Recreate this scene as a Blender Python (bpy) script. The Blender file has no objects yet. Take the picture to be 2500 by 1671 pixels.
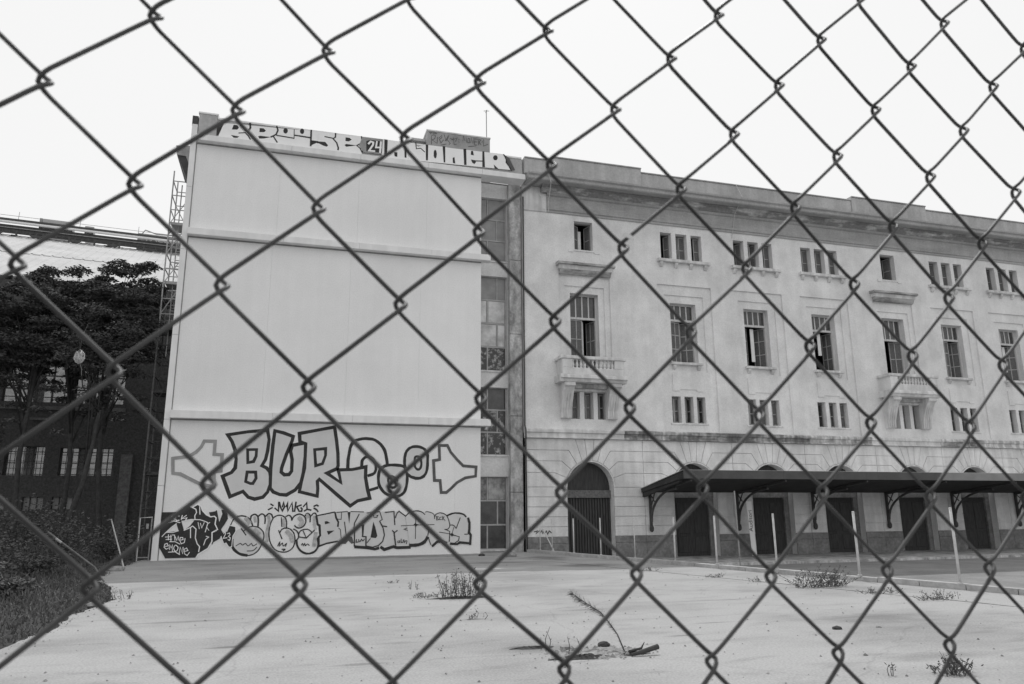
import bpy, bmesh, math, random
from mathutils import Vector, Matrix
from mathutils.geometry import tessellate_polygon

# ------------------------------------------------------------------ camera, sky, sun, exposure
scene = bpy.context.scene
col = scene.collection
CAM_H = 1.6
cam_data = bpy.data.cameras.new('camera')
cam = bpy.data.objects.new('camera', cam_data)
col.objects.link(cam)
RIGHT = Vector((0.9588, -0.2839, -0.0063)).normalized()
FWD = Vector((0.2768, 0.9351, 0.2202))
FWD = (FWD - RIGHT * FWD.dot(RIGHT)).normalized()
UP = RIGHT.cross(FWD).normalized()
cam.matrix_world = Matrix(((RIGHT.x, UP.x, -FWD.x, 0), (RIGHT.y, UP.y, -FWD.y, 0), (RIGHT.z, UP.z, -FWD.z, CAM_H), (0, 0, 0, 1)))
cam_data.sensor_width = 36.0
cam_data.lens = 26.35
cam_data.shift_x = 0.0014
cam_data.shift_y = 0.0008
cam_data.clip_start = 0.02
cam_data.clip_end = 3000
cam_data.dof.use_dof = True
cam_data.dof.focus_distance = 24.0
cam_data.dof.aperture_fstop = 22.0
scene.camera = cam

SUN_TRAVEL = Vector((-3.0, -9.3, -17.35)).normalized()
ELEV = math.asin(-SUN_TRAVEL.z)
AZ = math.atan2(-SUN_TRAVEL.x, -SUN_TRAVEL.y)
world = bpy.data.worlds.new('World')
scene.world = world
world.use_nodes = True
nt = world.node_tree
for n in list(nt.nodes):
    nt.nodes.remove(n)
w_out = nt.nodes.new('ShaderNodeOutputWorld')
w_bg = nt.nodes.new('ShaderNodeBackground')
w_sky = nt.nodes.new('ShaderNodeTexSky')
w_sky.sky_type = 'NISHITA'
w_sky.sun_disc = False
w_sky.sun_elevation = ELEV
w_sky.sun_rotation = AZ
w_sky.air_density = 1.0
w_sky.dust_density = 3.0
# monochrome film: only the (blue-weighted) brightness of the sky is recorded, under a bright even haze
w_bw = nt.nodes.new('ShaderNodeSeparateColor')
w_mix = nt.nodes.new('ShaderNodeMix')
w_mix.data_type = 'RGBA'
w_mix.inputs[0].default_value = 0.9
w_mix.inputs[7].default_value = (9.75, 9.75, 9.75, 1)
nt.links.new(w_sky.outputs[0], w_bw.inputs[0])
nt.links.new(w_bw.outputs[2], w_mix.inputs[6])
nt.links.new(w_mix.outputs[2], w_bg.inputs[0])
w_bg.inputs[1].default_value = 0.10
nt.links.new(w_bg.outputs[0], w_out.inputs[0])

sun_data = bpy.data.lights.new('sun', 'SUN')
sun_data.energy = 2.0
sun_data.angle = math.radians(0.6)
sun_data.color = (1, 1, 1)
sun = bpy.data.objects.new('sun', sun_data)
sun.location = (20, 60, 110)
sun.rotation_mode = 'QUATERNION'
sun.rotation_quaternion = SUN_TRAVEL.to_track_quat('-Z', 'Y')
col.objects.link(sun)

vs = scene.view_settings
vs.view_transform = 'Standard'
vs.look = 'None'
vs.gamma = 1.0
vs.exposure = -0.02
vs.use_curve_mapping = False

rnd = random.Random(7)

# ------------------------------------------------------------------ materials (a black and white photograph: all greys)
MATS = {}
def mat(name, c1, c2=None, scale=2.0, rough=0.9, bump=0.0, stretch=(1, 1, 1), detail=6.0, lo=0.35, hi=0.65,
        streak=None, spec=0.2, speck=0.0, speck_scale=90.0):
    m = bpy.data.materials.new(name)
    m.use_nodes = True
    t = m.node_tree
    b = t.nodes['Principled BSDF']
    b.inputs['Roughness'].default_value = rough
    b.inputs['Specular IOR Level'].default_value = spec
    if c2 is None:
        c2 = c1
    tc = t.nodes.new('ShaderNodeTexCoord')
    mp = t.nodes.new('ShaderNodeMapping')
    mp.inputs['Scale'].default_value = stretch
    t.links.new(tc.outputs['Object'], mp.inputs[0])
    nz = t.nodes.new('ShaderNodeTexNoise')
    nz.inputs['Scale'].default_value = scale
    nz.inputs['Detail'].default_value = detail
    nz.inputs['Roughness'].default_value = 0.62
    t.links.new(mp.outputs[0], nz.inputs[0])
    rp = t.nodes.new('ShaderNodeValToRGB')
    rp.color_ramp.elements[0].position = lo
    rp.color_ramp.elements[1].position = hi
    rp.color_ramp.elements[0].color = (c1, c1, c1, 1)
    rp.color_ramp.elements[1].color = (c2, c2, c2, 1)
    t.links.new(nz.outputs[0], rp.inputs[0])
    out = rp.outputs[0]
    if streak:                       # rain streaks / dirt runs: (amount, stretch, scale)
        am, sst, ssc = streak[:3]
        slo, shi = streak[3:5] if len(streak) > 3 else (0.42, 0.62)
        mp2 = t.nodes.new('ShaderNodeMapping')
        mp2.inputs['Scale'].default_value = sst
        t.links.new(tc.outputs['Object'], mp2.inputs[0])
        n2 = t.nodes.new('ShaderNodeTexNoise')
        n2.inputs['Scale'].default_value = ssc
        n2.inputs['Detail'].default_value = 5
        t.links.new(mp2.outputs[0], n2.inputs[0])
        r2 = t.nodes.new('ShaderNodeValToRGB')
        r2.color_ramp.elements[0].position = slo
        r2.color_ramp.elements[1].position = shi
        r2.color_ramp.elements[0].color = (1 - am, 1 - am, 1 - am, 1)
        r2.color_ramp.elements[1].color = (1, 1, 1, 1)
        t.links.new(n2.outputs[0], r2.inputs[0])
        mx = t.nodes.new('ShaderNodeMix')
        mx.data_type = 'RGBA'
        mx.blend_type = 'MULTIPLY'
        mx.inputs[0].default_value = 1.0
        t.links.new(out, mx.inputs[6])
        t.links.new(r2.outputs[0], mx.inputs[7])
        out = mx.outputs[2]
    if speck:
        n3 = t.nodes.new('ShaderNodeTexNoise')
        n3.inputs['Scale'].default_value = speck_scale
        n3.inputs['Detail'].default_value = 3
        t.links.new(tc.outputs['Object'], n3.inputs[0])
        r3 = t.nodes.new('ShaderNodeValToRGB')
        r3.color_ramp.elements[0].position = 0.3
        r3.color_ramp.elements[1].position = 0.7
        a, bb = 1 - speck, 1.0
        r3.color_ramp.elements[0].color = (a, a, a, 1)
        r3.color_ramp.elements[1].color = (bb, bb, bb, 1)
        t.links.new(n3.outputs[0], r3.inputs[0])
        mx = t.nodes.new('ShaderNodeMix')
        mx.data_type = 'RGBA'
        mx.blend_type = 'MULTIPLY'
        mx.inputs[0].default_value = 1.0
        t.links.new(out, mx.inputs[6])
        t.links.new(r3.outputs[0], mx.inputs[7])
        out = mx.outputs[2]
    t.links.new(out, b.inputs['Base Color'])
    if bump:
        bp = t.nodes.new('ShaderNodeBump')
        bp.inputs['Strength'].default_value = bump
        bp.inputs['Distance'].default_value = 0.03
        n4 = t.nodes.new('ShaderNodeTexNoise')
        n4.inputs['Scale'].default_value = scale * 7
        n4.inputs['Detail'].default_value = 8
        t.links.new(mp.outputs[0], n4.inputs[0])
        t.links.new(n4.outputs[0], bp.inputs['Height'])
        t.links.new(bp.outputs[0], b.inputs['Normal'])
    MATS[name] = m
    return m

mat('white_render', 0.84, 0.91, 0.35, 0.85, 0.12, streak=(0.02, (3, 3, 0.25), 1.2), speck=0.10, speck_scale=22)
mat('white_trim', 0.80, 0.86, 1.5, 0.8, 0.1, streak=(0.08, (2, 2, 0.4), 1.5))
mat('stucco', 0.70, 0.88, 0.8, 0.9, 0.25, streak=(0.06, (2.5, 2.5, 0.25), 0.9), speck=0.14, speck_scale=18)
mat('stone_pale', 0.68, 0.86, 1.1, 0.9, 0.3, streak=(0.14, (3, 3, 0.3), 1.0), speck=0.10, speck_scale=20)
mat('trim_stone', 0.62, 0.78, 1.6, 0.9, 0.3, streak=(0.22, (3, 3, 0.4), 1.3))
mat('belt_stone', 0.20, 0.72, 0.8, 0.9, 0.4, stretch=(0.6, 1, 1.4), lo=0.42, hi=0.58, streak=(0.4, (5, 3, 0.5), 1.4))
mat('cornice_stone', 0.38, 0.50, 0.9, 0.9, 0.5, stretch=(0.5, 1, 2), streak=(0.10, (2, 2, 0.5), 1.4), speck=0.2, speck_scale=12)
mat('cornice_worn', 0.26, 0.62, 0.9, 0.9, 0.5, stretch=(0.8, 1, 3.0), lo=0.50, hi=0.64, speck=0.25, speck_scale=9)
mat('parapet_stone', 0.44, 0.56, 0.8, 0.9, 0.4, streak=(0.12, (3, 3, 0.3), 1.2), speck=0.15, speck_scale=12)
mat('rough_concrete', 0.28, 0.66, 1.6, 0.95, 0.6, stretch=(1.6, 1, 0.7), lo=0.36, hi=0.62, speck=0.3, speck_scale=12)
mat('spandrel', 0.66, 0.78, 1.2, 0.9, 0.3, speck=0.15, speck_scale=14)
mat('plinth_stone', 0.20, 0.32, 1.8, 0.9, 0.5, speck=0.3, speck_scale=10)
mat('yard_concrete', 0.28, 0.42, 0.4, 0.92, 0.35, stretch=(0.7, 1.0, 1), lo=0.28, hi=0.56,
    streak=(0.16, (0.6, 1.8, 1), 1.9, 0.30, 0.44), speck=0.30, speck_scale=38)
mat('asphalt', 0.22, 0.30, 0.7, 0.95, 0.5, speck=0.3, speck_scale=30)
mat('soil', 0.05, 0.10, 2.5, 0.95, 0.6, speck=0.4, speck_scale=20)
mat('kerb_stone', 0.36, 0.52, 2.0, 0.9, 0.3, speck=0.2, speck_scale=14)
mat('paint_black', 0.045, 0.06, 3.0, 0.75, 0.0, speck=0.3, speck_scale=25)
mat('paint_dark', 0.09, 0.14, 3.0, 0.8, 0.0)
mat('paint_grey', 0.28, 0.36, 3.0, 0.8, 0.0)
mat('paint_pale', 0.62, 0.68, 2.0, 0.8, 0.0)
mat('paint_haze', 0.34, 0.56, 7.0, 0.8, 0.0)
mat('paint_white', 0.86, 0.90, 2.0, 0.8, 0.0)
mat('dark_steel', 0.06, 0.09, 4.0, 0.6, 0.1)
mat('wire_steel', 0.02, 0.055, 22.0, 0.5, 0.0, spec=0.4, detail=1.0)
mat('canopy_dark', 0.04, 0.06, 1.5, 0.8, 0.2)
mat('canopy_fascia', 0.09, 0.12, 1.5, 0.8, 0.2)
mat('canopy_fascia_pale', 0.24, 0.30, 1.5, 0.8, 0.2)
mat('wood_dark', 0.045, 0.075, 5.0, 0.8, 0.1, stretch=(4, 4, 0.5))
mat('wood_grey', 0.50, 0.64, 4.0, 0.8, 0.1, stretch=(4, 4, 0.5))
mat('shutter', 0.15, 0.24, 5.0, 0.8, 0.1, stretch=(4, 4, 0.6))
mat('blind', 0.74, 0.82, 2.0, 0.9, 0.0)
mat('glass_dark', 0.035, 0.08, 3.0, 0.12, 0.0, spec=0.6)
mat('glass_grey', 0.08, 0.42, 1.4, 0.2, 0.0, lo=0.4, hi=0.6, spec=0.5)
mat('board_grey', 0.26, 0.36, 1.5, 0.6, 0.1)
mat('board_pale', 0.40, 0.76, 1.6, 0.6, 0.0)
mat('frame_grey', 0.34, 0.46, 3.0, 0.7, 0.0)
mat('interior', 0.05, 0.07, 1.0, 0.95)
mat('post_paint', 0.46, 0.58, 8.0, 0.7, 0.1)
mat('brick', 0.075, 0.11, 6.0, 0.95, 0.4, speck=0.3, speck_scale=12)
mat('brick_pier', 0.15, 0.2, 6.0, 0.95, 0.4, speck=0.3, speck_scale=12)
mat('roof_sheet', 0.44, 0.54, 0.5, 0.7, 0.1)
mat('pale_pipe', 0.66, 0.74, 1.0, 0.6)
mat('distant_grey', 0.42, 0.48, 1.0, 0.9)
mat('leaf_dark', 0.06, 0.10, 9.0, 0.7, 0.0)
mat('leaf_mid', 0.07, 0.12, 9.0, 0.7, 0.0)
mat('weed_dry', 0.08, 0.15, 12.0, 0.9, 0.0)
mat('bark', 0.045, 0.075, 6.0, 0.95, 0.4)
mat('scaffold_steel', 0.24, 0.34, 6.0, 0.6)
mat('string_pale', 0.45, 0.60, 9.0, 0.8)
mat('banner_cloth', 0.82, 0.88, 2.0, 0.9)
mat('rubble', 0.20, 0.36, 6.0, 0.95, 0.5)
g = bpy.data.materials.new('dirty_glass')
g.use_nodes = True
t = g.node_tree
for n in list(t.nodes):
    t.nodes.remove(n)
o_ = t.nodes.new('ShaderNodeOutputMaterial'); m_ = t.nodes.new('ShaderNodeMixShader')
tr = t.nodes.new('ShaderNodeBsdfTransparent'); df = t.nodes.new('ShaderNodeBsdfDiffuse')
nz = t.nodes.new('ShaderNodeTexNoise'); nz.inputs['Scale'].default_value = 3.0
rp = t.nodes.new('ShaderNodeMapRange'); rp.inputs[3].default_value = 0.05; rp.inputs[4].default_value = 0.7
t.links.new(nz.outputs[0], rp.inputs[0]); t.links.new(rp.outputs[0], m_.inputs[0])
tr.inputs[0].default_value = (0.62, 0.62, 0.62, 1); df.inputs[0].default_value = (0.3, 0.3, 0.3, 1)
t.links.new(tr.outputs[0], m_.inputs[1]); t.links.new(df.outputs[0], m_.inputs[2]); t.links.new(m_.outputs[0], o_.inputs[0])
MATS['dirty_glass'] = g
mat('scaffold_haze', 0.38, 0.50, 6.0, 0.6)
mat('hood_stone', 0.22, 0.46, 1.2, 0.9, 0.4, stretch=(1, 1, 2.5), lo=0.42, hi=0.6)
mat('glass_reflect', 0.04, 0.55, 4.5, 0.2, 0.0, lo=0.50, hi=0.66, spec=0.5)  # bright spots in the colour stand for foliage reflected in the panes
mat('shade_line', 0.22, 0.34, 3.0, 0.9)
mat('casement_wood', 0.30, 0.46, 5.0, 0.8, 0.1)
mat('louvre', 0.10, 0.17, 5.0, 0.8, 0.1, stretch=(2, 2, 6))
mat('pebble', 0.14, 0.36, 3.0, 0.95)

# old stains on the concrete, each with its own place and shape: (x, y, half length, half width, strength)
def add_stains(m, blobs):
    t = m.node_tree
    b = t.nodes['Principled BSDF']
    src = b.inputs['Base Color'].links[0].from_socket
    tc = t.nodes.new('ShaderNodeTexCoord')
    nz = t.nodes.new('ShaderNodeTexNoise')
    nz.inputs['Scale'].default_value = 1.7
    nz.inputs['Detail'].default_value = 7
    t.links.new(tc.outputs['Object'], nz.inputs[0])
    for x, y, rx, ry, k in blobs:
        mp = t.nodes.new('ShaderNodeMapping')
        mp.inputs['Location'].default_value = (-x / rx, -y / ry, 0)
        mp.inputs['Scale'].default_value = (1 / rx, 1 / ry, 0)
        t.links.new(tc.outputs['Object'], mp.inputs[0])
        ln = t.nodes.new('ShaderNodeVectorMath'); ln.operation = 'LENGTH'
        t.links.new(mp.outputs[0], ln.inputs[0])
        ad = t.nodes.new('ShaderNodeMath'); ad.operation = 'MULTIPLY_ADD'
        t.links.new(nz.outputs[0], ad.inputs[0]); ad.inputs[1].default_value = 1.6
        t.links.new(ln.outputs['Value'], ad.inputs[2])
        mr = t.nodes.new('ShaderNodeMapRange')
        mr.inputs[1].default_value = 1.0; mr.inputs[2].default_value = 1.8
        mr.inputs[3].default_value = 1 - k; mr.inputs[4].default_value = 1.0
        t.links.new(ad.outputs[0], mr.inputs[0])
        mx = t.nodes.new('ShaderNodeMix'); mx.data_type = 'RGBA'; mx.blend_type = 'MULTIPLY'
        mx.inputs[0].default_value = 1.0
        t.links.new(src, mx.inputs[6]); t.links.new(mr.outputs[0], mx.inputs[7])
        src = mx.outputs[2]
    t.links.new(src, b.inputs['Base Color'])
def add_cracks(m, scale, width, k):
    t = m.node_tree
    b = t.nodes['Principled BSDF']
    src = b.inputs['Base Color'].links[0].from_socket
    tc = t.nodes.new('ShaderNodeTexCoord')
    nz = t.nodes.new('ShaderNodeTexNoise'); nz.inputs['Scale'].default_value = 1.3; nz.inputs['Detail'].default_value = 6
    t.links.new(tc.outputs['Object'], nz.inputs[0])
    mx0 = t.nodes.new('ShaderNodeMix'); mx0.data_type = 'RGBA'; mx0.inputs[0].default_value = 0.35
    t.links.new(tc.outputs['Object'], mx0.inputs[6]); t.links.new(nz.outputs[1], mx0.inputs[7])
    vo = t.nodes.new('ShaderNodeTexVoronoi'); vo.feature = 'DISTANCE_TO_EDGE'; vo.inputs['Scale'].default_value = scale
    t.links.new(mx0.outputs[2], vo.inputs[0])
    mr = t.nodes.new('ShaderNodeMapRange')
    mr.inputs[1].default_value = 0.0; mr.inputs[2].default_value = width
    mr.inputs[3].default_value = 1 - k; mr.inputs[4].default_value = 1.0
    t.links.new(vo.outputs['Distance'], mr.inputs[0])
    mx = t.nodes.new('ShaderNodeMix'); mx.data_type = 'RGBA'; mx.blend_type = 'MULTIPLY'; mx.inputs[0].default_value = 1.0
    t.links.new(src, mx.inputs[6]); t.links.new(mr.outputs[0], mx.inputs[7])
    t.links.new(mx.outputs[2], b.inputs['Base Color'])
add_cracks(MATS['yard_concrete'], 0.30, 0.005, 0.14)
add_stains(MATS['yard_concrete'], [(3.2, 28.9, 5.5, 0.9, 0.45), (-1.2, 27.0, 3.0, 0.7, 0.2), (9.0, 26.0, 0.9, 1.6, 0.5), (8.9, 22.2, 1.3, 0.9, 0.5), (6.9, 24.4, 1.6, 0.6, 0.4), (8.7, 9.9, 1.3, 0.55, 0.3), (7.2, 7.2, 0.9, 0.25, 0.25),
    (1.0, 17.5, 0.7, 0.12, 0.4), (1.9, 19.2, 0.6, 0.1, 0.4), (2.0, 12.4, 0.55, 0.1, 0.4), (2.9, 9.25, 0.35, 0.12, 0.55), (3.0, 9.1, 0.8, 0.3, 0.25), (0.9, 8.8, 0.4, 0.08, 0.35), (6.2, 10.3, 0.5, 0.06, 0.45), (5.2, 9.4, 0.4, 0.06, 0.4),
    (-0.6, 10.4, 0.3, 0.08, 0.45), (0.4, 14.2, 1.4, 0.15, 0.2), (-1.5, 13.0, 1.2, 0.1, 0.3), (2.9, 11.8, 0.22, 0.08, 0.6), (3.2, 14.75, 0.7, 0.16, 0.6), (5.0, 12.3, 0.8, 0.1, 0.25), (7.6, 12.8, 1.2, 0.12, 0.25)])

# ------------------------------------------------------------------ helpers
def root(name, loc, label, cat, group=None, rz=0.0):
    o = bpy.data.objects.new(name, None)
    o.empty_display_size = 0.2
    o.location = loc
    o.rotation_euler = (0, 0, rz)
    o['label'] = label
    o['category'] = cat
    if group:
        o['group'] = group
    col.objects.link(o)
    return o

def attach(o, parent, local=False):
    if parent is None:
        return
    o.parent = parent
    if not local and parent.parent is None and parent.type == 'EMPTY':
        o.matrix_parent_inverse = Matrix.Translation(-Vector(parent.location))

def link(name, me, parent=None, local=False):
    o = bpy.data.objects.new(name, me)
    col.objects.link(o)
    attach(o, parent, local)
    return o

def tag(o, label=None, cat=None, group=None, kind=None):
    if label: o['label'] = label
    if cat: o['category'] = cat
    if group: o['group'] = group
    if kind: o['kind'] = kind
    return o

class MB:
    def __init__(self):
        self.v = []; self.f = []; self.smooth = False
    def add(self, vs, fs):
        n = len(self.v)
        self.v += [tuple(p) for p in vs]
        self.f += [tuple(i + n for i in q) for q in fs]
        return self
    def box(self, x0, x1, y0, y1, z0, z1):
        return self.add([(x0, y0, z0), (x1, y0, z0), (x1, y1, z0), (x0, y1, z0), (x0, y0, z1), (x1, y0, z1), (x1, y1, z1), (x0, y1, z1)],
                 [(0, 3, 2, 1), (4, 5, 6, 7), (0, 1, 5, 4), (1, 2, 6, 5), (2, 3, 7, 6), (3, 0, 4, 7)])
    def bbox(self, x0, x1, y0, y1, z0, z1, b=0.01):
        """box with chamfered front (camera-side) edges"""
        self.box(x0, x1, y0 + b, y1, z0, z1)
        return self.add([(x0, y0 + b, z0), (x1, y0 + b, z0), (x1, y0 + b, z1), (x0, y0 + b, z1),
                         (x0 + b, y0, z0 + b), (x1 - b, y0, z0 + b), (x1 - b, y0, z1 - b), (x0 + b, y0, z1 - b)],
                        [(4, 5, 6, 7), (0, 1, 5, 4), (1, 2, 6, 5), (2, 3, 7, 6), (3, 0, 4, 7)])
    def quad(self, a, b, c, d):
        return self.add([a, b, c, d], [(0, 1, 2, 3)])
    def prism_xz(self, pts, y0, y1, bevel=0.0):
        """polygon in (x,z), extruded in y"""
        n = len(pts)
        area = sum(pts[i][0] * pts[(i + 1) % n][1] - pts[(i + 1) % n][0] * pts[i][1] for i in range(n))
        if area < 0:
            pts = pts[::-1]
        vs = [(p[0], y0, p[1]) for p in pts] + [(p[0], y1, p[1]) for p in pts]
        tri = tessellate_polygon([[Vector((p[0], p[1], 0)) for p in pts]])
        fs = [t for t in tri] + [tuple(i + n for i in reversed(t)) for t in tri]
        fs += [(i, i + n, (i + 1) % n + n, (i + 1) % n) for i in range(n)]
        return self.add(vs, fs)
    def prism_yz(self, pts, x0, x1):
        n = len(pts)
        vs = [(x0, p[0], p[1]) for p in pts] + [(x1, p[0], p[1]) for p in pts]
        tri = tessellate_polygon([[Vector((p[0], p[1], 0)) for p in pts]])
        fs = [t for t in tri] + [tuple(i + n for i in reversed(t)) for t in tri]
        fs += [(i, (i + 1) % n, (i + 1) % n + n, i + n) for i in range(n)]
        return self.add(vs, fs)
    def prism_xy(self, pts, z0, z1):
        n = len(pts)
        vs = [(p[0], p[1], z0) for p in pts] + [(p[0], p[1], z1) for p in pts]
        tri = tessellate_polygon([[Vector((p[0], p[1], 0)) for p in pts]])
        fs = [t for t in tri] + [tuple(i + n for i in reversed(t)) for t in tri]
        fs += [(i, (i + 1) % n, (i + 1) % n + n, i + n) for i in range(n)]
        return self.add(vs, fs)
    def tube(self, path, r, n=6, cap=True):
        path = [Vector(p) for p in path]
        m = len(path)
        rs = r if isinstance(r, (list, tuple)) else [r] * m
        t0 = (path[1] - path[0]).normalized()
        ref = Vector((0, 0, 1)) if abs(t0.z) < 0.9 else Vector((1, 0, 0))
        nrm = t0.cross(ref).normalized()
        vs, fs = [], []
        for i in range(m):
            t = (path[min(i + 1, m - 1)] - path[max(i - 1, 0)])
            t = t.normalized() if t.length > 1e-9 else t0
            nrm = nrm - t * nrm.dot(t)
            nrm = nrm.normalized() if nrm.length > 1e-6 else t.orthogonal().normalized()
            b = t.cross(nrm)
            for k in range(n):
                a = 2 * math.pi * k / n
                vs.append(path[i] + (nrm * math.cos(a) + b * math.sin(a)) * rs[i])
        for i in range(m - 1):
            for k in range(n):
                k2 = (k + 1) % n
                fs.append((i * n + k, i * n + k2, (i + 1) * n + k2, (i + 1) * n + k))
        if cap:
            fs.append(tuple(range(n - 1, -1, -1)))
            fs.append(tuple((m - 1) * n + k for k in range(n)))
        return self.add(vs, fs)
    def lathe(self, cx, cy, prof, n=8):
        """prof: list of (r,z)"""
        vs, fs = [], []
        for r, z in prof:
            for k in range(n):
                a = 2 * math.pi * k / n
                vs.append((cx + r * math.cos(a), cy + r * math.sin(a), z))
        for i in range(len(prof) - 1):
            for k in range(n):
                k2 = (k + 1) % n
                fs.append((i * n + k, i * n + k2, (i + 1) * n + k2, (i + 1) * n + k))
        fs.append(tuple(range(n - 1, -1, -1)))
        fs.append(tuple((len(prof) - 1) * n + k for k in range(n)))
        return self.add(vs, fs)
    def blob(self, c, r, seed=0, n=2, squash=(1, 1, 1), rough=0.25):
        bm = bmesh.new()
        bmesh.ops.create_icosphere(bm, subdivisions=n, radius=1.0)
        rr = random.Random(seed)
        vs = []
        for v in bm.verts:
            k = 1 + rr.uniform(-rough, rough)
            vs.append((c[0] + v.co.x * r * squash[0] * k, c[1] + v.co.y * r * squash[1] * k, c[2] + v.co.z * r * squash[2] * k))
        fs = [tuple(v.index for v in f.verts) for f in bm.faces]
        bm.free()
        return self.add(vs, fs)
    def wall(self, x0, x1, z0, z1, y, ops):
        """front face (towards -y) with rectangular openings (x0,x1,z0,z1,depth) and their reveals"""
        xs = sorted(set([x0, x1] + [o[0] for o in ops] + [o[1] for o in ops]))
        zs = sorted(set([z0, z1] + [o[2] for o in ops] + [o[3] for o in ops]))
        for i in range(len(xs) - 1):
            j = 0
            while j < len(zs) - 1:
                cx = (xs[i] + xs[i + 1]) / 2
                def inside(jj):
                    cz = (zs[jj] + zs[jj + 1]) / 2
                    return any(o[0] < cx < o[1] and o[2] < cz < o[3] for o in ops)
                if inside(j):
                    j += 1
                    continue
                k = j
                while k + 1 < len(zs) - 1 and not inside(k + 1):
                    k += 1
                self.quad((xs[i], y, zs[j]), (xs[i + 1], y, zs[j]), (xs[i + 1], y, zs[k + 1]), (xs[i], y, zs[k + 1]))
                j = k + 1
        for a, b, c, d, dp in ops:
            yy = y + dp
            self.quad((a, y, c), (a, yy, c), (b, yy, c), (b, y, c))
            self.quad((a, y, d), (b, y, d), (b, yy, d), (a, yy, d))
            self.quad((a, y, c), (a, y, d), (a, yy, d), (a, yy, c))
            self.quad((b, y, c), (b, yy, c), (b, yy, d), (b, y, d))
        return self
    def mesh(self, m, smooth=False, name='mesh'):
        me = bpy.data.meshes.new(name)
        me.from_pydata(self.v, [], self.f)
        me.validate()
        me.materials.append(MATS[m])
        if smooth or self.smooth:
            me.polygons.foreach_set('use_smooth', [True] * len(me.polygons))
        me.update()
        return me
    def build(self, name, m, parent=None, smooth=False, local=False):
        return link(name, self.mesh(m, smooth, name), parent, local)

def box(name, m, parent, *a, bev=0.0, local=False):
    mb = MB()
    (mb.bbox(*a, b=bev) if bev else mb.box(*a))
    return mb.build(name, m, parent, local=local)

def text_mesh(body, size, m, depth=0.004):
    cu = bpy.data.curves.new('lettering', 'FONT')
    cu.body = body
    cu.size = size
    cu.align_x = 'CENTER'
    cu.align_y = 'CENTER'
    cu.extrude = depth
    o = bpy.data.objects.new('lettering_tmp', cu)
    col.objects.link(o)
    bpy.context.view_layer.update()
    dg = bpy.context.evaluated_depsgraph_get()
    me = bpy.data.meshes.new_from_object(o.evaluated_get(dg))
    bpy.data.objects.remove(o)
    me.materials.clear()
    me.materials.append(MATS[m])
    return me

def ribbon(mb, pts, w, closed, y):
    """flat painted stroke in the x-z plane at depth y, with mitred corners"""
    P = [Vector((p[0], p[1])) for p in pts]
    Q = []
    for p in P:
        if not Q or (p - Q[-1]).length > 0.004:
            Q.append(p)
    P = Q
    n = len(P)
    if n < 2:
        return
    L, R = [], []
    for i in range(n):
        a = P[i - 1] if (closed or i > 0) else None
        c = P[(i + 1) % n] if (closed or i < n - 1) else None
        d1 = (P[i] - a).normalized() if a is not None else None
        d2 = (c - P[i]).normalized() if c is not None else None
        if d1 is None: d1 = d2
        if d2 is None: d2 = d1
        n1 = Vector((-d1.y, d1.x)); n2 = Vector((-d2.y, d2.x))
        mm = n1 + n2
        mm = mm.normalized() if mm.length > 1e-3 else n1
        k = min(1 / max(mm.dot(n1), 0.45), 1.9)
        ww = w * 0.5 * k * rnd.uniform(0.9, 1.1)
        L.append(P[i] + mm * ww); R.append(P[i] - mm * ww)
    if not closed:
        d = (P[1] - P[0]).normalized() * w * 0.25
        L[0] -= d; R[0] -= d
        d = (P[-1] - P[-2]).normalized() * w * 0.25
        L[-1] += d; R[-1] += d
    vs = [(p.x, y, p.y) for p in L] + [(p.x, y, p.y) for p in R]
    fs = []
    for i in range(n if closed else n - 1):
        j = (i + 1) % n
        fs.append((i, n + i, n + j, j))
    mb.add(vs, fs)

def leaf(mb, p, size, rr, aspect=0.45, up=0.0):
    a = rr.uniform(0, 2 * math.pi)
    d = Vector((math.cos(a), math.sin(a), rr.uniform(-0.7, 0.5) + up)).normalized()
    s = d.cross(Vector((rr.uniform(-1, 1), rr.uniform(-1, 1), rr.uniform(0.1, 1)))).normalized()
    p = Vector(p)
    l = size * rr.uniform(0.6, 1.3)
    mb.add([p, p + d * l * 0.5 + s * l * aspect * 0.5, p + d * l, p + d * l * 0.5 - s * l * aspect * 0.5], [(0, 1, 2, 3)])

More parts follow.
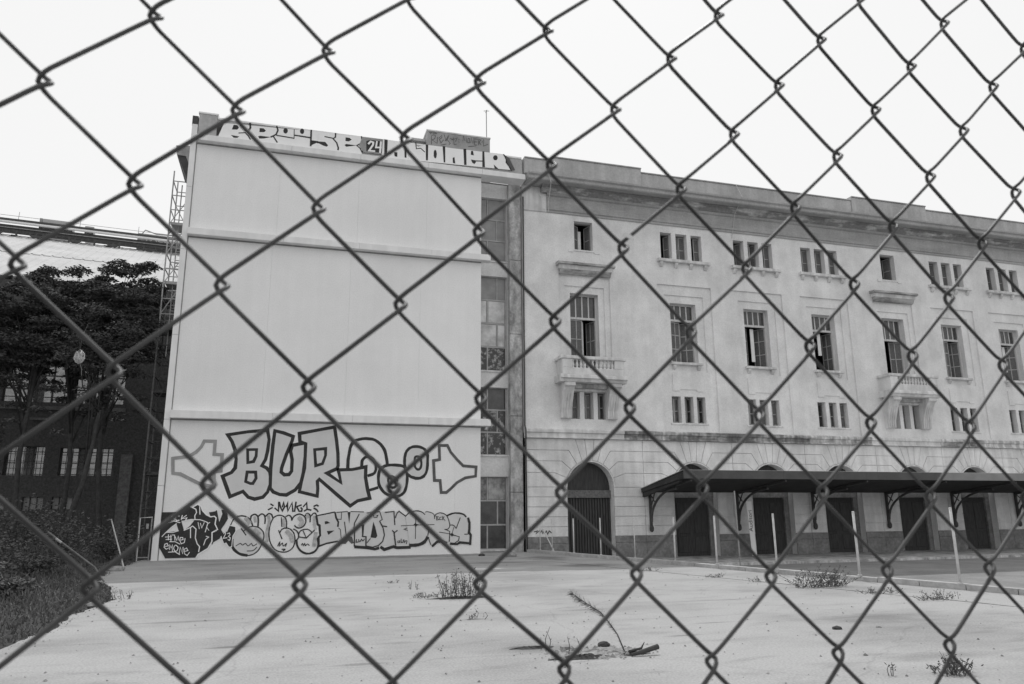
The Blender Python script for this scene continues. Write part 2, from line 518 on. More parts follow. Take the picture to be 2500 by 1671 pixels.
# ------------------------------------------------------------------ measured outlines of the painted writing (metres on the wall) and of the fence knots (mm off the regular mesh)
GRAFFITI = {
'big_block_letters': [
 ('f','p',0,True,[[(-2.15,4.49),(-1.45,4.62),(-0.740,4.70),(-0.661,4.34),(-0.691,3.91),(-0.747,3.59),(-0.863,3.36),(-0.690,3.28),(-0.568,3.13),(-0.519,2.93),(-0.521,2.66),(-0.598,2.39),(-0.753,2.20),(-1.04,2.13),(-1.27,2.20),(-1.47,2.41),(-1.91,2.22),(-2.06,2.58),(-2.22,2.96),(-1.92,3.10),(-1.80,3.27),(-1.79,3.58),(-1.85,3.93),(-1.98,4.24)]]),
 ('s','k',0.128,True,[(-2.15,4.49),(-1.45,4.62),(-0.740,4.70),(-0.661,4.34),(-0.691,3.91),(-0.747,3.59),(-0.863,3.36),(-0.690,3.28),(-0.568,3.13),(-0.519,2.93),(-0.521,2.66),(-0.598,2.39),(-0.753,2.20),(-1.04,2.13),(-1.27,2.20),(-1.47,2.41),(-1.91,2.22),(-2.06,2.58),(-2.22,2.96),(-1.92,3.10),(-1.80,3.27),(-1.79,3.58),(-1.85,3.93),(-1.98,4.24)]),
 ('s','k',0.111,True,[(-1.41,3.95),(-1.09,3.96),(-1.09,3.71),(-1.17,3.51),(-1.37,3.47)]),
 ('s','k',0.111,True,[(-1.37,3.12),(-1.07,3.12),(-1.04,2.89),(-1.14,2.70),(-1.23,2.70),(-1.40,2.77)]),
 ('f','p',0,True,[[(-0.473,4.68),(-0.163,4.61),(0.210,4.48),(0.180,4.32),(-0.002,3.80),(-0.144,3.29),(-0.154,3.13),(-0.034,3.03),(0.136,3.04),(0.224,3.17),(0.219,3.60),(0.144,3.92),(0.190,4.14),(0.686,4.25),(0.693,3.73),(0.666,3.14),(0.591,2.75),(0.396,2.47),(0.084,2.28),(-0.162,2.30),(-0.392,2.39),(-0.513,2.53),(-0.540,3.28),(-0.514,4.11)]]),
 ('s','k',0.128,True,[(-0.473,4.68),(-0.163,4.61),(0.210,4.48),(0.180,4.32),(-0.002,3.80),(-0.144,3.29),(-0.154,3.13),(-0.034,3.03),(0.136,3.04),(0.224,3.17),(0.219,3.60),(0.144,3.92),(0.190,4.14),(0.686,4.25),(0.693,3.73),(0.666,3.14),(0.591,2.75),(0.396,2.47),(0.084,2.28),(-0.162,2.30),(-0.392,2.39),(-0.513,2.53),(-0.540,3.28),(-0.514,4.11)]),
 ('f','p',0,True,[[(0.471,4.28),(0.435,4.60),(1.09,4.74),(1.74,4.88),(1.84,4.35),(1.91,3.87),(1.94,3.39),(1.91,3.28),(1.53,3.10),(2.07,2.75),(1.95,3.23),(2.49,3.25),(3.00,3.36),(3.00,2.96),(3.09,2.52),(3.19,2.16),(2.73,2.06),(2.46,1.87),(2.01,2.24),(1.26,2.87),(1.19,2.79),(1.22,2.51),(1.21,2.24),(0.552,2.40),(0.591,2.75),(0.697,3.29),(0.688,4.21)]]),
 ('s','k',0.128,True,[(0.471,4.28),(0.435,4.60),(1.09,4.74),(1.74,4.88),(1.84,4.35),(1.91,3.87),(1.94,3.39),(1.91,3.28),(1.53,3.10),(2.07,2.75),(1.95,3.23),(2.49,3.25),(3.00,3.36),(3.00,2.96),(3.09,2.52),(3.19,2.16),(2.73,2.06),(2.46,1.87),(2.01,2.24),(1.26,2.87),(1.19,2.79),(1.22,2.51),(1.21,2.24),(0.552,2.40),(0.591,2.75),(0.697,3.29),(0.688,4.21)]),
 ('s','k',0.111,True,[(1.03,3.99),(1.44,4.04),(1.45,3.78),(1.35,3.46),(1.10,3.38)]),
 ('s','k',0.119,False,[(2.31,3.31),(2.31,3.44),(2.31,3.62),(2.33,3.79),(2.35,3.94),(2.37,4.08),(2.41,4.20),(2.46,4.28),(2.52,4.34),(2.60,4.39),(2.71,4.42),(2.84,4.45),(2.97,4.46),(3.09,4.45),(3.22,4.44),(3.33,4.40),(3.44,4.33),(3.55,4.24),(3.63,4.14),(3.69,4.05),(3.73,3.96),(3.76,3.85),(3.79,3.71),(3.82,3.56),(3.83,3.45)]),
 ('s','k',0.111,False,[(2.84,3.40),(2.84,3.45),(2.84,3.53),(2.85,3.60),(2.89,3.66),(2.94,3.71),(2.99,3.74),(3.06,3.75),(3.13,3.75),(3.19,3.73),(3.25,3.69),(3.30,3.63),(3.34,3.56),(3.37,3.49),(3.38,3.40),(3.39,3.32),(3.39,3.25),(3.37,3.18),(3.34,3.12),(3.26,3.07),(3.17,3.04),(3.10,3.02)]),
 ('s','k',0.111,False,[(3.16,2.46),(3.48,2.56)]),
 ('f','p',0,True,[[(3.86,3.43),(3.99,3.44),(4.13,3.44),(4.27,3.43),(4.37,3.42),(4.47,3.39),(4.54,3.33),(4.59,3.25),(4.61,3.13),(4.63,3.01),(4.63,2.87),(4.62,2.73),(4.60,2.60),(4.57,2.50),(4.54,2.42),(4.50,2.36),(4.44,2.31),(4.38,2.27),(4.30,2.24),(4.21,2.22),(4.11,2.22),(4.01,2.24),(3.91,2.28),(3.81,2.33),(3.72,2.40),(3.65,2.48),(3.58,2.58),(3.53,2.68),(3.51,2.78),(3.50,2.89),(3.50,3.00),(3.51,3.10),(3.53,3.20),(3.57,3.28),(3.65,3.35),(3.74,3.40)]]),
 ('s','k',0.115,True,[(3.86,3.43),(3.99,3.44),(4.13,3.44),(4.27,3.43),(4.37,3.42),(4.47,3.39),(4.54,3.33),(4.59,3.25),(4.61,3.13),(4.63,3.01),(4.63,2.87),(4.62,2.73),(4.60,2.60),(4.57,2.50),(4.54,2.42),(4.50,2.36),(4.44,2.31),(4.38,2.27),(4.30,2.24),(4.21,2.22),(4.11,2.22),(4.01,2.24),(3.91,2.28),(3.81,2.33),(3.72,2.40),(3.65,2.48),(3.58,2.58),(3.53,2.68),(3.51,2.78),(3.50,2.89),(3.50,3.00),(3.51,3.10),(3.53,3.20),(3.57,3.28),(3.65,3.35),(3.74,3.40)]),
 ('s','k',0.094,True,[(3.99,3.00),(4.03,3.00),(4.07,2.99),(4.12,2.96),(4.16,2.93),(4.21,2.90),(4.24,2.84),(4.23,2.76),(4.21,2.67),(4.17,2.60),(4.12,2.57),(4.06,2.56),(4.00,2.58),(3.96,2.62),(3.92,2.69),(3.90,2.76),(3.88,2.83),(3.88,2.89),(3.89,2.94),(3.92,2.98),(3.95,3.00)]),
 ('f','p',0,True,[[(4.58,3.99),(4.63,4.05),(4.68,4.10),(4.75,4.14),(4.83,4.17),(4.91,4.18),(5.00,4.18),(5.09,4.17),(5.18,4.14),(5.25,4.11),(5.32,4.06),(5.37,4.00),(5.41,3.92),(5.43,3.82),(5.43,3.71),(5.43,3.59),(5.43,3.46),(5.42,3.33),(5.40,3.22),(5.37,3.13),(5.33,3.07),(5.28,3.01),(5.21,2.97),(5.15,2.94),(5.07,2.93),(4.97,2.93),(4.87,2.96),(4.77,2.99),(4.70,3.04),(4.63,3.10),(4.58,3.17),(4.55,3.27),(4.53,3.38),(4.51,3.50),(4.51,3.61),(4.51,3.73),(4.53,3.83),(4.54,3.89),(4.56,3.94)]]),
 ('s','k',0.111,True,[(4.58,3.99),(4.63,4.05),(4.68,4.10),(4.75,4.14),(4.83,4.17),(4.91,4.18),(5.00,4.18),(5.09,4.17),(5.18,4.14),(5.25,4.11),(5.32,4.06),(5.37,4.00),(5.41,3.92),(5.43,3.82),(5.43,3.71),(5.43,3.59),(5.43,3.46),(5.42,3.33),(5.40,3.22),(5.37,3.13),(5.33,3.07),(5.28,3.01),(5.21,2.97),(5.15,2.94),(5.07,2.93),(4.97,2.93),(4.87,2.96),(4.77,2.99),(4.70,3.04),(4.63,3.10),(4.58,3.17),(4.55,3.27),(4.53,3.38),(4.51,3.50),(4.51,3.61),(4.51,3.73),(4.53,3.83),(4.54,3.89),(4.56,3.94)]),
 ('s','k',0.094,True,[(4.92,3.75),(4.95,3.78),(4.99,3.79),(5.03,3.79),(5.07,3.78),(5.10,3.75),(5.13,3.71),(5.16,3.64),(5.18,3.55),(5.18,3.46),(5.17,3.40),(5.15,3.34),(5.12,3.30),(5.09,3.28),(5.05,3.27),(5.02,3.28),(4.99,3.30),(4.96,3.33),(4.93,3.38),(4.92,3.44),(4.91,3.51),(4.91,3.58),(4.91,3.65),(4.91,3.70)]),
 ('s','d',0.111,True,[(5.89,4.24),(6.23,4.25),(6.37,3.98),(6.63,3.69),(6.89,3.44),(7.43,3.40),(7.41,3.03),(6.98,2.96),(6.64,2.77),(6.38,2.52),(6.21,2.38),(6.00,2.38),(5.95,2.85),(5.72,2.85),(5.67,3.63),(5.92,3.68)]),
 ('s','g',0.115,True,[(-2.95,4.24),(-2.57,4.24),(-2.57,3.76),(-2.29,3.75),(-2.29,3.15),(-2.52,3.11),(-2.50,2.58),(-2.86,2.65),(-3.04,2.71),(-3.38,2.88),(-3.67,3.03),(-3.92,3.06),(-3.97,3.59),(-3.44,3.67),(-3.20,3.83),(-3.04,4.02)]),
],
'small_tag': [
 ('s','k',0.058,False,[(-0.460,1.95),(-0.367,1.89)]),
 ('s','k',0.058,False,[(-0.536,1.74),(-0.393,1.82)]),
 ('s','k',0.058,False,[(-0.302,1.80),(-0.168,1.69),(-0.172,2.02)]),
 ('s','k',0.058,False,[(-0.157,2.02),(-0.092,1.81),(-0.026,1.70),(0.042,1.84),(0.001,2.02),(-0.034,1.84)]),
 ('s','k',0.058,False,[(0.101,1.85),(0.152,2.02),(0.146,1.85),(0.171,1.69),(0.305,1.99),(0.353,1.67)]),
 ('s','k',0.058,False,[(0.448,2.02),(0.414,1.67)]),
 ('s','k',0.058,False,[(0.644,1.91),(0.480,1.85),(0.580,1.68),(0.672,1.68),(0.682,1.77),(0.635,1.81)]),
 ('s','k',0.058,False,[(0.724,1.85),(0.839,1.99),(0.867,1.74)]),
 ('s','k',0.058,False,[(0.763,1.69),(0.867,1.75),(1.01,1.72)]),
 ('s','k',0.058,False,[(1.11,1.86),(1.21,1.91),(1.27,1.87)]),
 ('s','k',0.058,False,[(1.11,1.79),(1.21,1.74),(1.27,1.66)]),
],
'bubble_letters': [
 ('f','p',0,True,[[(-1.72,0.770),(-1.73,0.682),(-1.72,0.588),(-1.71,0.504),(-1.70,0.437),(-1.67,0.379),(-1.63,0.325),(-1.57,0.270),(-1.50,0.217),(-1.43,0.174),(-1.35,0.140),(-1.26,0.114),(-1.18,0.102),(-1.10,0.106),(-1.03,0.123),(-0.966,0.149),(-0.904,0.184),(-0.848,0.227),(-0.799,0.279),(-0.758,0.342),(-0.725,0.413),(-0.695,0.486),(-0.667,0.560),(-0.643,0.636),(-0.628,0.709),(-0.625,0.777),(-0.631,0.843),(-0.648,0.904),(-0.677,0.960),(-0.717,1.01),(-0.761,1.05),(-0.807,1.09),(-0.859,1.11),(-0.913,1.13),(-0.971,1.14),(-1.03,1.15),(-1.09,1.14),(-1.15,1.13),(-1.20,1.10),(-1.25,1.08),(-1.28,1.04),(-1.31,1.00),(-1.34,0.988),(-1.37,1.01),(-1.40,1.05),(-1.44,1.07),(-1.50,1.06),(-1.57,1.02),(-1.63,0.977),(-1.67,0.918),(-1.70,0.847)]]),
 ('s','k',0.094,False,[(-1.72,0.681),(-1.72,0.635),(-1.72,0.569),(-1.71,0.504),(-1.70,0.443),(-1.67,0.383),(-1.63,0.325),(-1.57,0.269),(-1.50,0.216),(-1.43,0.174),(-1.34,0.146),(-1.25,0.128),(-1.18,0.117)]),
 ('s','k',0.044,False,[(-1.18,0.102),(-1.12,0.111),(-1.04,0.126),(-0.966,0.149),(-0.904,0.184),(-0.848,0.227),(-0.799,0.279),(-0.758,0.342),(-0.725,0.413),(-0.695,0.486),(-0.667,0.560),(-0.643,0.636),(-0.628,0.709),(-0.625,0.777),(-0.631,0.843),(-0.648,0.904),(-0.677,0.960),(-0.717,1.01),(-0.761,1.05),(-0.807,1.09),(-0.859,1.11),(-0.913,1.13),(-0.971,1.14),(-1.03,1.15),(-1.09,1.14),(-1.15,1.13),(-1.20,1.10),(-1.25,1.08),(-1.29,1.04),(-1.32,1.01),(-1.34,0.988)]),
 ('s','k',0.051,False,[(-1.82,1.20),(-1.80,1.25),(-1.78,1.31),(-1.75,1.37),(-1.72,1.41),(-1.68,1.45),(-1.64,1.49),(-1.58,1.51),(-1.52,1.52),(-1.45,1.53),(-1.39,1.52),(-1.33,1.51),(-1.27,1.48),(-1.22,1.45),(-1.17,1.41),(-1.13,1.36),(-1.10,1.30),(-1.07,1.23),(-1.05,1.18)]),
 ('s','k',0.044,False,[(-1.44,1.07),(-1.38,1.00),(-1.31,0.907),(-1.26,0.837)]),
 ('s','k',0.031,False,[(-1.58,0.457),(-1.54,0.485),(-1.48,0.522),(-1.43,0.543),(-1.40,0.529),(-1.38,0.499),(-1.35,0.482),(-1.32,0.498),(-1.29,0.527),(-1.25,0.540),(-1.22,0.514),(-1.19,0.472),(-1.16,0.449),(-1.12,0.472),(-1.08,0.514),(-1.05,0.536),(-1.03,0.513),(-1.01,0.471),(-0.985,0.446),(-0.943,0.461),(-0.894,0.493),(-0.858,0.518)]),
 ('s','k',0.034,False,[(-1.18,0.272),(-1.12,0.271),(-1.04,0.271),(-0.975,0.283),(-0.923,0.318),(-0.880,0.365),(-0.851,0.399)]),
 ('s','k',0.058,False,[(-1.14,1.41),(-1.13,1.44),(-1.13,1.49),(-1.11,1.53),(-1.08,1.55),(-1.04,1.57),(-1.000,1.58),(-0.961,1.57),(-0.923,1.54),(-0.893,1.51),(-0.875,1.46),(-0.865,1.39),(-0.859,1.33),(-0.857,1.26),(-0.859,1.18),(-0.861,1.13)]),
 ('s','k',0.051,False,[(-0.871,1.51),(-0.843,1.53),(-0.804,1.57),(-0.765,1.59),(-0.727,1.59),(-0.689,1.57),(-0.658,1.54),(-0.638,1.50),(-0.627,1.45),(-0.620,1.40),(-0.618,1.34),(-0.621,1.28),(-0.624,1.24)]),
 ('s','k',0.051,False,[(-0.612,1.51),(-0.586,1.53),(-0.550,1.57),(-0.513,1.60),(-0.476,1.60),(-0.439,1.59),(-0.407,1.57),(-0.384,1.53),(-0.366,1.48),(-0.355,1.44)]),
 ('s','k',0.044,False,[(0.153,1.07),(0.154,1.13),(0.154,1.21),(0.148,1.29),(0.137,1.34),(0.121,1.40),(0.095,1.44),(0.054,1.48),(0.005,1.51),(-0.046,1.53),(-0.095,1.54),(-0.146,1.54),(-0.195,1.53),(-0.246,1.51),(-0.295,1.48),(-0.339,1.43),(-0.375,1.36),(-0.406,1.29),(-0.429,1.20),(-0.446,1.11),(-0.455,1.02),(-0.457,0.931),(-0.454,0.843),(-0.443,0.757),(-0.427,0.675),(-0.404,0.600),(-0.375,0.530),(-0.340,0.464),(-0.298,0.402),(-0.250,0.345),(-0.197,0.297),(-0.140,0.262),(-0.080,0.236),(-0.014,0.219),(0.058,0.207),(0.136,0.204),(0.209,0.214),(0.278,0.242),(0.344,0.283),(0.397,0.331),(0.435,0.385),(0.460,0.447),(0.477,0.510),(0.487,0.575),(0.487,0.641),(0.482,0.707),(0.470,0.770),(0.452,0.832),(0.426,0.889),(0.390,0.942),(0.346,0.990),(0.298,1.03),(0.249,1.05),(0.197,1.07),(0.145,1.07),(0.093,1.07),(0.041,1.05),(-0.002,1.03),(-0.033,0.992),(-0.055,0.945),(-0.070,0.911)]),
 ('s','k',0.041,False,[(-0.119,0.987),(-0.078,0.897),(-0.022,0.773),(0.018,0.684)]),
 ('s','k',0.034,False,[(-0.049,1.46),(-0.039,1.36),(-0.025,1.22),(-0.015,1.12)]),
 ('s','k',0.034,False,[(-0.116,0.430),(-0.096,0.480),(-0.069,0.546),(-0.050,0.579),(-0.051,0.542),(-0.059,0.472),(-0.056,0.429),(-0.029,0.453),(0.010,0.504),(0.042,0.533),(0.056,0.506),(0.062,0.455),(0.078,0.427),(0.116,0.449),(0.162,0.493),(0.192,0.515),(0.189,0.491),(0.169,0.445),(0.153,0.410)]),
 ('s','k',0.044,False,[(0.040,0.308),(0.073,0.309),(0.118,0.310),(0.144,0.306),(0.135,0.290),(0.108,0.269),(0.088,0.254)]),
 ('s','k',0.048,False,[(0.107,1.49),(0.134,1.50),(0.172,1.53),(0.209,1.54),(0.244,1.53),(0.278,1.50),(0.304,1.47),(0.317,1.43),(0.323,1.38),(0.326,1.35)]),
 ('s','k',0.048,False,[(0.326,1.35),(0.345,1.39),(0.373,1.45),(0.408,1.50),(0.452,1.53),(0.504,1.56),(0.556,1.57),(0.608,1.58),(0.661,1.56),(0.709,1.54),(0.754,1.51),(0.794,1.47),(0.823,1.42),(0.838,1.37),(0.843,1.32),(0.838,1.27),(0.822,1.22),(0.795,1.17),(0.762,1.13),(0.721,1.10),(0.674,1.08),(0.628,1.07),(0.584,1.07),(0.542,1.08),(0.505,1.10),(0.477,1.12),(0.456,1.15),(0.442,1.16)]),
 ('s','k',0.048,False,[(0.411,1.03),(0.443,1.02),(0.488,0.994),(0.528,0.964),(0.559,0.927),(0.585,0.885),(0.603,0.841),(0.611,0.795),(0.612,0.747),(0.602,0.705),(0.577,0.668),(0.542,0.637),(0.517,0.615)]),
 ('s','k',0.041,False,[(0.610,0.841),(0.618,0.870),(0.629,0.911),(0.650,0.947),(0.682,0.972),(0.723,0.992),(0.768,1.01),(0.818,1.02),(0.871,1.02),(0.919,1.02),(0.961,1.00),(0.999,0.981),(1.03,0.957),(1.05,0.935),(1.07,0.912),(1.08,0.896)]),
 ('s','k',0.072,False,[(0.548,0.600),(0.550,0.561),(0.556,0.507),(0.571,0.448),(0.600,0.387),(0.640,0.322),(0.686,0.265),(0.739,0.220),(0.798,0.183),(0.858,0.156),(0.918,0.140),(0.979,0.133),(1.04,0.137),(1.10,0.152),(1.17,0.177),(1.22,0.209),(1.26,0.249),(1.29,0.295),(1.32,0.344),(1.33,0.391),(1.34,0.441),(1.34,0.495),(1.33,0.565),(1.31,0.641),(1.30,0.694)]),
 ('s','k',0.048,False,[(0.803,1.51),(0.820,1.54),(0.846,1.58),(0.874,1.60),(0.906,1.60),(0.941,1.58),(0.968,1.56),(0.984,1.52),(0.993,1.48),(0.998,1.43),(1.000,1.38),(0.998,1.33),(0.997,1.29)]),
 ('s','k',0.048,False,[(1.02,1.50),(1.04,1.53),(1.08,1.58),(1.12,1.61),(1.16,1.61),(1.19,1.59),(1.21,1.55),(1.22,1.51),(1.22,1.46),(1.22,1.42)]),
 ('s','k',0.031,False,[(0.722,0.445),(0.733,0.466),(0.749,0.493),(0.764,0.505),(0.776,0.484),(0.787,0.448),(0.798,0.429),(0.812,0.448),(0.826,0.484),(0.840,0.504),(0.850,0.485),(0.860,0.449),(0.874,0.428),(0.896,0.442),(0.922,0.471),(0.947,0.487),(0.971,0.473),(0.994,0.446),(1.01,0.425)]),
 ('s','k',0.041,False,[(0.631,0.742),(0.890,0.700),(1.17,0.979)]),
 ('s','k',0.038,False,[(0.763,0.961),(0.890,0.700)]),
 ('s','h',0.094,False,[(-0.994,1.48),(-0.984,1.43),(-0.971,1.36),(-0.961,1.31)]),
 ('s','h',0.094,False,[(-0.507,1.51),(-0.497,1.45),(-0.482,1.36),(-0.478,1.26),(-0.493,1.17),(-0.517,1.07),(-0.533,0.962),(-0.531,0.833),(-0.520,0.697),(-0.511,0.602)]),
 ('s','h',0.094,False,[(0.037,1.40),(0.046,1.32),(0.058,1.21),(0.067,1.14)]),
 ('s','h',0.094,False,[(0.877,1.56),(0.885,1.52),(0.897,1.48),(0.905,1.45)]),
 ('s','h',0.094,False,[(1.14,1.49),(1.14,1.41),(1.15,1.29),(1.16,1.19),(1.17,1.12),(1.19,1.07),(1.21,1.03)]),
 ('s','h',0.137,False,[(0.167,0.953),(0.212,0.916),(0.274,0.861),(0.326,0.800),(0.359,0.725),(0.383,0.644),(0.398,0.587)]),
 ('s','h',0.137,False,[(0.593,1.45),(0.629,1.41),(0.678,1.35),(0.707,1.30),(0.695,1.25),(0.663,1.20),(0.639,1.16)]),
 ('s','h',0.137,False,[(1.23,0.878),(1.22,0.804),(1.21,0.699),(1.20,0.604),(1.20,0.530),(1.19,0.466),(1.19,0.422)]),
 ('s','h',0.137,False,[(-1.30,1.44),(-1.26,1.39),(-1.20,1.32),(-1.16,1.27)]),
 ('s','h',0.137,False,[(-0.965,1.03),(-0.918,0.983),(-0.854,0.921),(-0.808,0.876)]),
],
'outlined_letters': [
 ('f','p',0,True,[[(1.24,1.51),(1.88,1.64),(2.37,1.66),(2.98,1.64),(3.59,1.65),(4.14,1.65),(4.34,1.66),(4.81,1.16),(4.85,0.782),(4.80,0.389),(3.68,0.346),(3.36,0.321),(2.67,0.365),(2.62,0.705),(2.34,0.740),(2.02,0.560),(1.37,0.404),(1.44,0.799),(1.28,1.19)]]),
 ('s','k',0.048,False,[(1.24,1.51),(1.88,1.64)]),
 ('s','k',0.085,False,[(1.22,1.49),(1.28,1.19),(1.35,1.15),(1.39,0.784),(1.34,0.724),(1.35,0.404)]),
 ('s','k',0.068,False,[(1.35,0.389),(1.64,0.490),(2.04,0.560)]),
 ('s','k',0.068,False,[(1.90,1.63),(1.95,1.43),(2.04,1.27),(2.03,1.11)]),
 ('f','k',0,True,[[(1.53,1.30),(1.62,1.31),(1.74,1.24),(1.55,1.19)]]),
 ('f','k',0,True,[[(1.63,0.942),(1.91,0.962),(1.69,0.803)]]),
 ('f','k',0,True,[[(2.37,1.64),(2.48,1.64),(2.45,1.20)]]),
 ('f','k',0,True,[[(2.92,1.17),(3.02,1.18),(3.00,0.746),(2.95,0.746)]]),
 ('f','k',0,True,[[(3.36,1.27),(3.27,0.679),(3.48,0.661),(3.53,0.738),(3.44,1.07)]]),
 ('f','d',0,True,[[(2.04,0.545),(2.34,0.755),(2.58,0.721),(2.65,0.488),(2.57,0.459),(2.44,0.576),(2.35,0.462),(2.17,0.466)]]),
 ('s','k',0.031,False,[(1.96,1.63),(2.37,1.66)]),
 ('s','k',0.031,False,[(2.49,1.66),(2.98,1.64)]),
 ('s','k',0.027,False,[(2.06,1.05),(2.13,0.990),(2.17,0.665)]),
 ('s','k',0.038,False,[(2.27,1.27),(2.35,0.786)]),
 ('s','k',0.041,False,[(2.81,1.56),(2.65,1.23),(2.63,1.03)]),
 ('s','k',0.024,False,[(1.99,1.38),(2.14,1.37),(2.15,1.63)]),
 ('s','k',0.044,False,[(2.66,1.01),(2.67,0.380),(3.11,0.341),(3.10,0.713),(2.95,0.731)]),
 ('s','k',0.031,False,[(3.10,1.60),(3.59,1.65),(3.70,1.35),(3.60,1.29)]),
 ('s','k',0.041,False,[(3.60,1.29),(3.74,1.03),(3.80,0.765),(3.74,0.532),(3.58,0.379),(3.36,0.321),(3.12,0.372)]),
 ('s','k',0.031,False,[(3.27,0.648),(3.15,0.495)]),
 ('s','k',0.103,False,[(2.70,0.349),(3.13,0.302),(3.45,0.250),(3.59,0.286)]),
 ('s','k',0.044,False,[(3.80,1.62),(4.14,1.65),(4.19,1.15)]),
 ('s','k',0.038,False,[(4.20,1.41),(4.26,1.58),(4.34,1.66),(4.59,1.48),(4.81,1.16),(4.75,1.05),(4.55,0.976),(4.83,0.893),(4.85,0.782),(4.79,0.420)]),
 ('s','k',0.044,False,[(3.62,1.25),(3.71,1.11),(3.88,1.08)]),
 ('s','k',0.041,False,[(4.10,0.934),(4.18,0.854),(4.29,0.932)]),
 ('s','k',0.048,False,[(4.17,0.839),(4.24,0.383)]),
 ('s','k',0.111,False,[(3.68,0.315),(3.81,0.227),(4.16,0.329),(4.29,0.288),(4.80,0.294)]),
 ('s','k',0.027,False,[(4.30,0.523),(4.40,0.545),(4.39,0.474),(4.31,0.476)]),
 ('s','k',0.027,False,[(4.45,0.614),(4.45,0.473),(4.53,0.487),(4.53,0.582)]),
 ('s','k',0.027,False,[(4.56,0.581),(4.58,0.471),(4.63,0.549),(4.68,0.532),(4.65,0.423)]),
 ('s','k',0.031,False,[(2.74,0.626),(2.73,0.518),(2.85,0.531),(2.82,0.624)]),
 ('s','k',0.031,False,[(2.88,0.531),(2.93,0.623),(2.99,0.560),(3.05,0.636)]),
 ('s','k',0.027,False,[(3.36,1.52),(3.38,1.43),(3.49,1.43),(3.53,1.52),(3.45,1.48)]),
 ('f','p',0,True,[[(4.60,1.47),(4.84,1.65),(5.24,1.62),(5.49,1.63),(5.71,1.54),(5.96,1.59),(6.25,1.47),(6.66,1.57),(7.02,1.45),(7.16,0.960),(7.16,0.443),(6.57,0.421),(6.06,0.525),(5.65,0.358),(5.51,0.661),(5.13,0.398),(4.79,0.389)]]),
 ('s','k',0.041,False,[(4.60,1.47),(4.63,1.50),(4.67,1.54),(4.71,1.58),(4.75,1.61),(4.79,1.63),(4.84,1.65),(4.92,1.66),(5.00,1.67),(5.08,1.67),(5.14,1.66),(5.19,1.64),(5.24,1.62),(5.29,1.59),(5.33,1.55),(5.36,1.53)]),
 ('s','k',0.034,False,[(5.38,1.62),(5.40,1.63),(5.44,1.64),(5.49,1.63),(5.57,1.61),(5.65,1.58),(5.71,1.54),(5.74,1.48),(5.74,1.41),(5.74,1.36)]),
 ('s','k',0.038,False,[(5.75,1.43),(5.76,1.46),(5.78,1.50),(5.81,1.54),(5.86,1.56),(5.91,1.58),(5.96,1.59),(6.02,1.58),(6.08,1.57),(6.13,1.55),(6.18,1.52),(6.22,1.49),(6.25,1.44),(6.29,1.37),(6.32,1.29),(6.34,1.21),(6.36,1.16),(6.36,1.11),(6.36,1.07),(6.34,1.02),(6.31,0.983),(6.28,0.955),(6.23,0.945),(6.19,0.946),(6.16,0.948)]),
 ('s','k',0.065,False,[(6.25,1.47),(6.30,1.50),(6.38,1.53),(6.45,1.56),(6.52,1.57),(6.59,1.58),(6.66,1.57),(6.74,1.57),(6.83,1.55),(6.90,1.53),(6.95,1.50),(6.99,1.46),(7.02,1.43)]),
 ('s','k',0.044,False,[(5.47,1.08),(5.49,1.06),(5.51,1.03),(5.52,0.980),(5.52,0.897),(5.50,0.797),(5.49,0.725)]),
 ('s','k',0.120,False,[(5.48,0.662),(5.45,0.615),(5.41,0.548),(5.36,0.489),(5.30,0.446),(5.22,0.409),(5.13,0.383),(5.02,0.370),(4.88,0.366),(4.79,0.365)]),
 ('s','k',0.027,False,[(5.00,1.54),(5.00,0.606)]),
 ('s','k',0.024,False,[(4.43,1.11),(5.74,1.14)]),
 ('s','k',0.031,False,[(6.17,0.948),(6.36,0.873),(6.35,0.489)]),
 ('s','k',0.031,False,[(5.51,0.661),(5.61,0.374)]),
 ('s','k',0.099,False,[(5.68,0.325),(5.86,0.481),(6.06,0.502),(6.23,0.427)]),
 ('s','k',0.096,False,[(7.11,1.37),(7.16,1.19),(7.16,0.960),(7.14,0.815),(7.22,0.717),(7.19,0.362)]),
 ('s','k',0.089,False,[(6.40,0.400),(6.67,0.380),(6.77,0.442),(7.18,0.403)]),
 ('s','k',0.034,False,[(6.78,1.39),(6.62,0.983),(6.54,1.08),(6.46,1.12),(6.38,1.11)]),
 ('s','k',0.024,False,[(6.52,1.02),(6.45,0.744)]),
 ('s','k',0.024,False,[(5.94,0.847),(6.39,0.776)]),
 ('s','k',0.034,False,[(6.39,0.760),(6.75,0.659),(6.72,0.515),(6.57,0.421)]),
 ('s','k',0.031,False,[(6.36,0.665),(6.34,0.489)]),
 ('s','k',0.034,False,[(6.96,0.753),(7.11,0.759)]),
 ('s','k',0.024,False,[(5.81,1.46),(5.83,1.31)]),
 ('s','k',0.024,False,[(5.81,1.46),(5.90,1.44),(5.83,1.39),(5.92,1.33),(5.83,1.31)]),
 ('s','k',0.024,False,[(6.02,1.43),(5.95,1.41),(5.95,1.33),(6.03,1.33)]),
 ('s','k',0.024,False,[(6.07,1.46),(6.07,1.31)]),
 ('s','k',0.024,False,[(6.13,1.44),(6.08,1.38),(6.17,1.29)]),
 ('f','k',0,True,[[(4.99,1.24),(5.02,1.18),(5.14,1.14),(5.04,1.10),(5.00,1.03),(4.97,1.11),(4.91,1.14),(4.96,1.18)]]),
 ('f','k',0,True,[[(6.45,0.816),(6.55,0.726),(6.44,0.672),(6.37,0.761)]]),
],
'black_letters': [
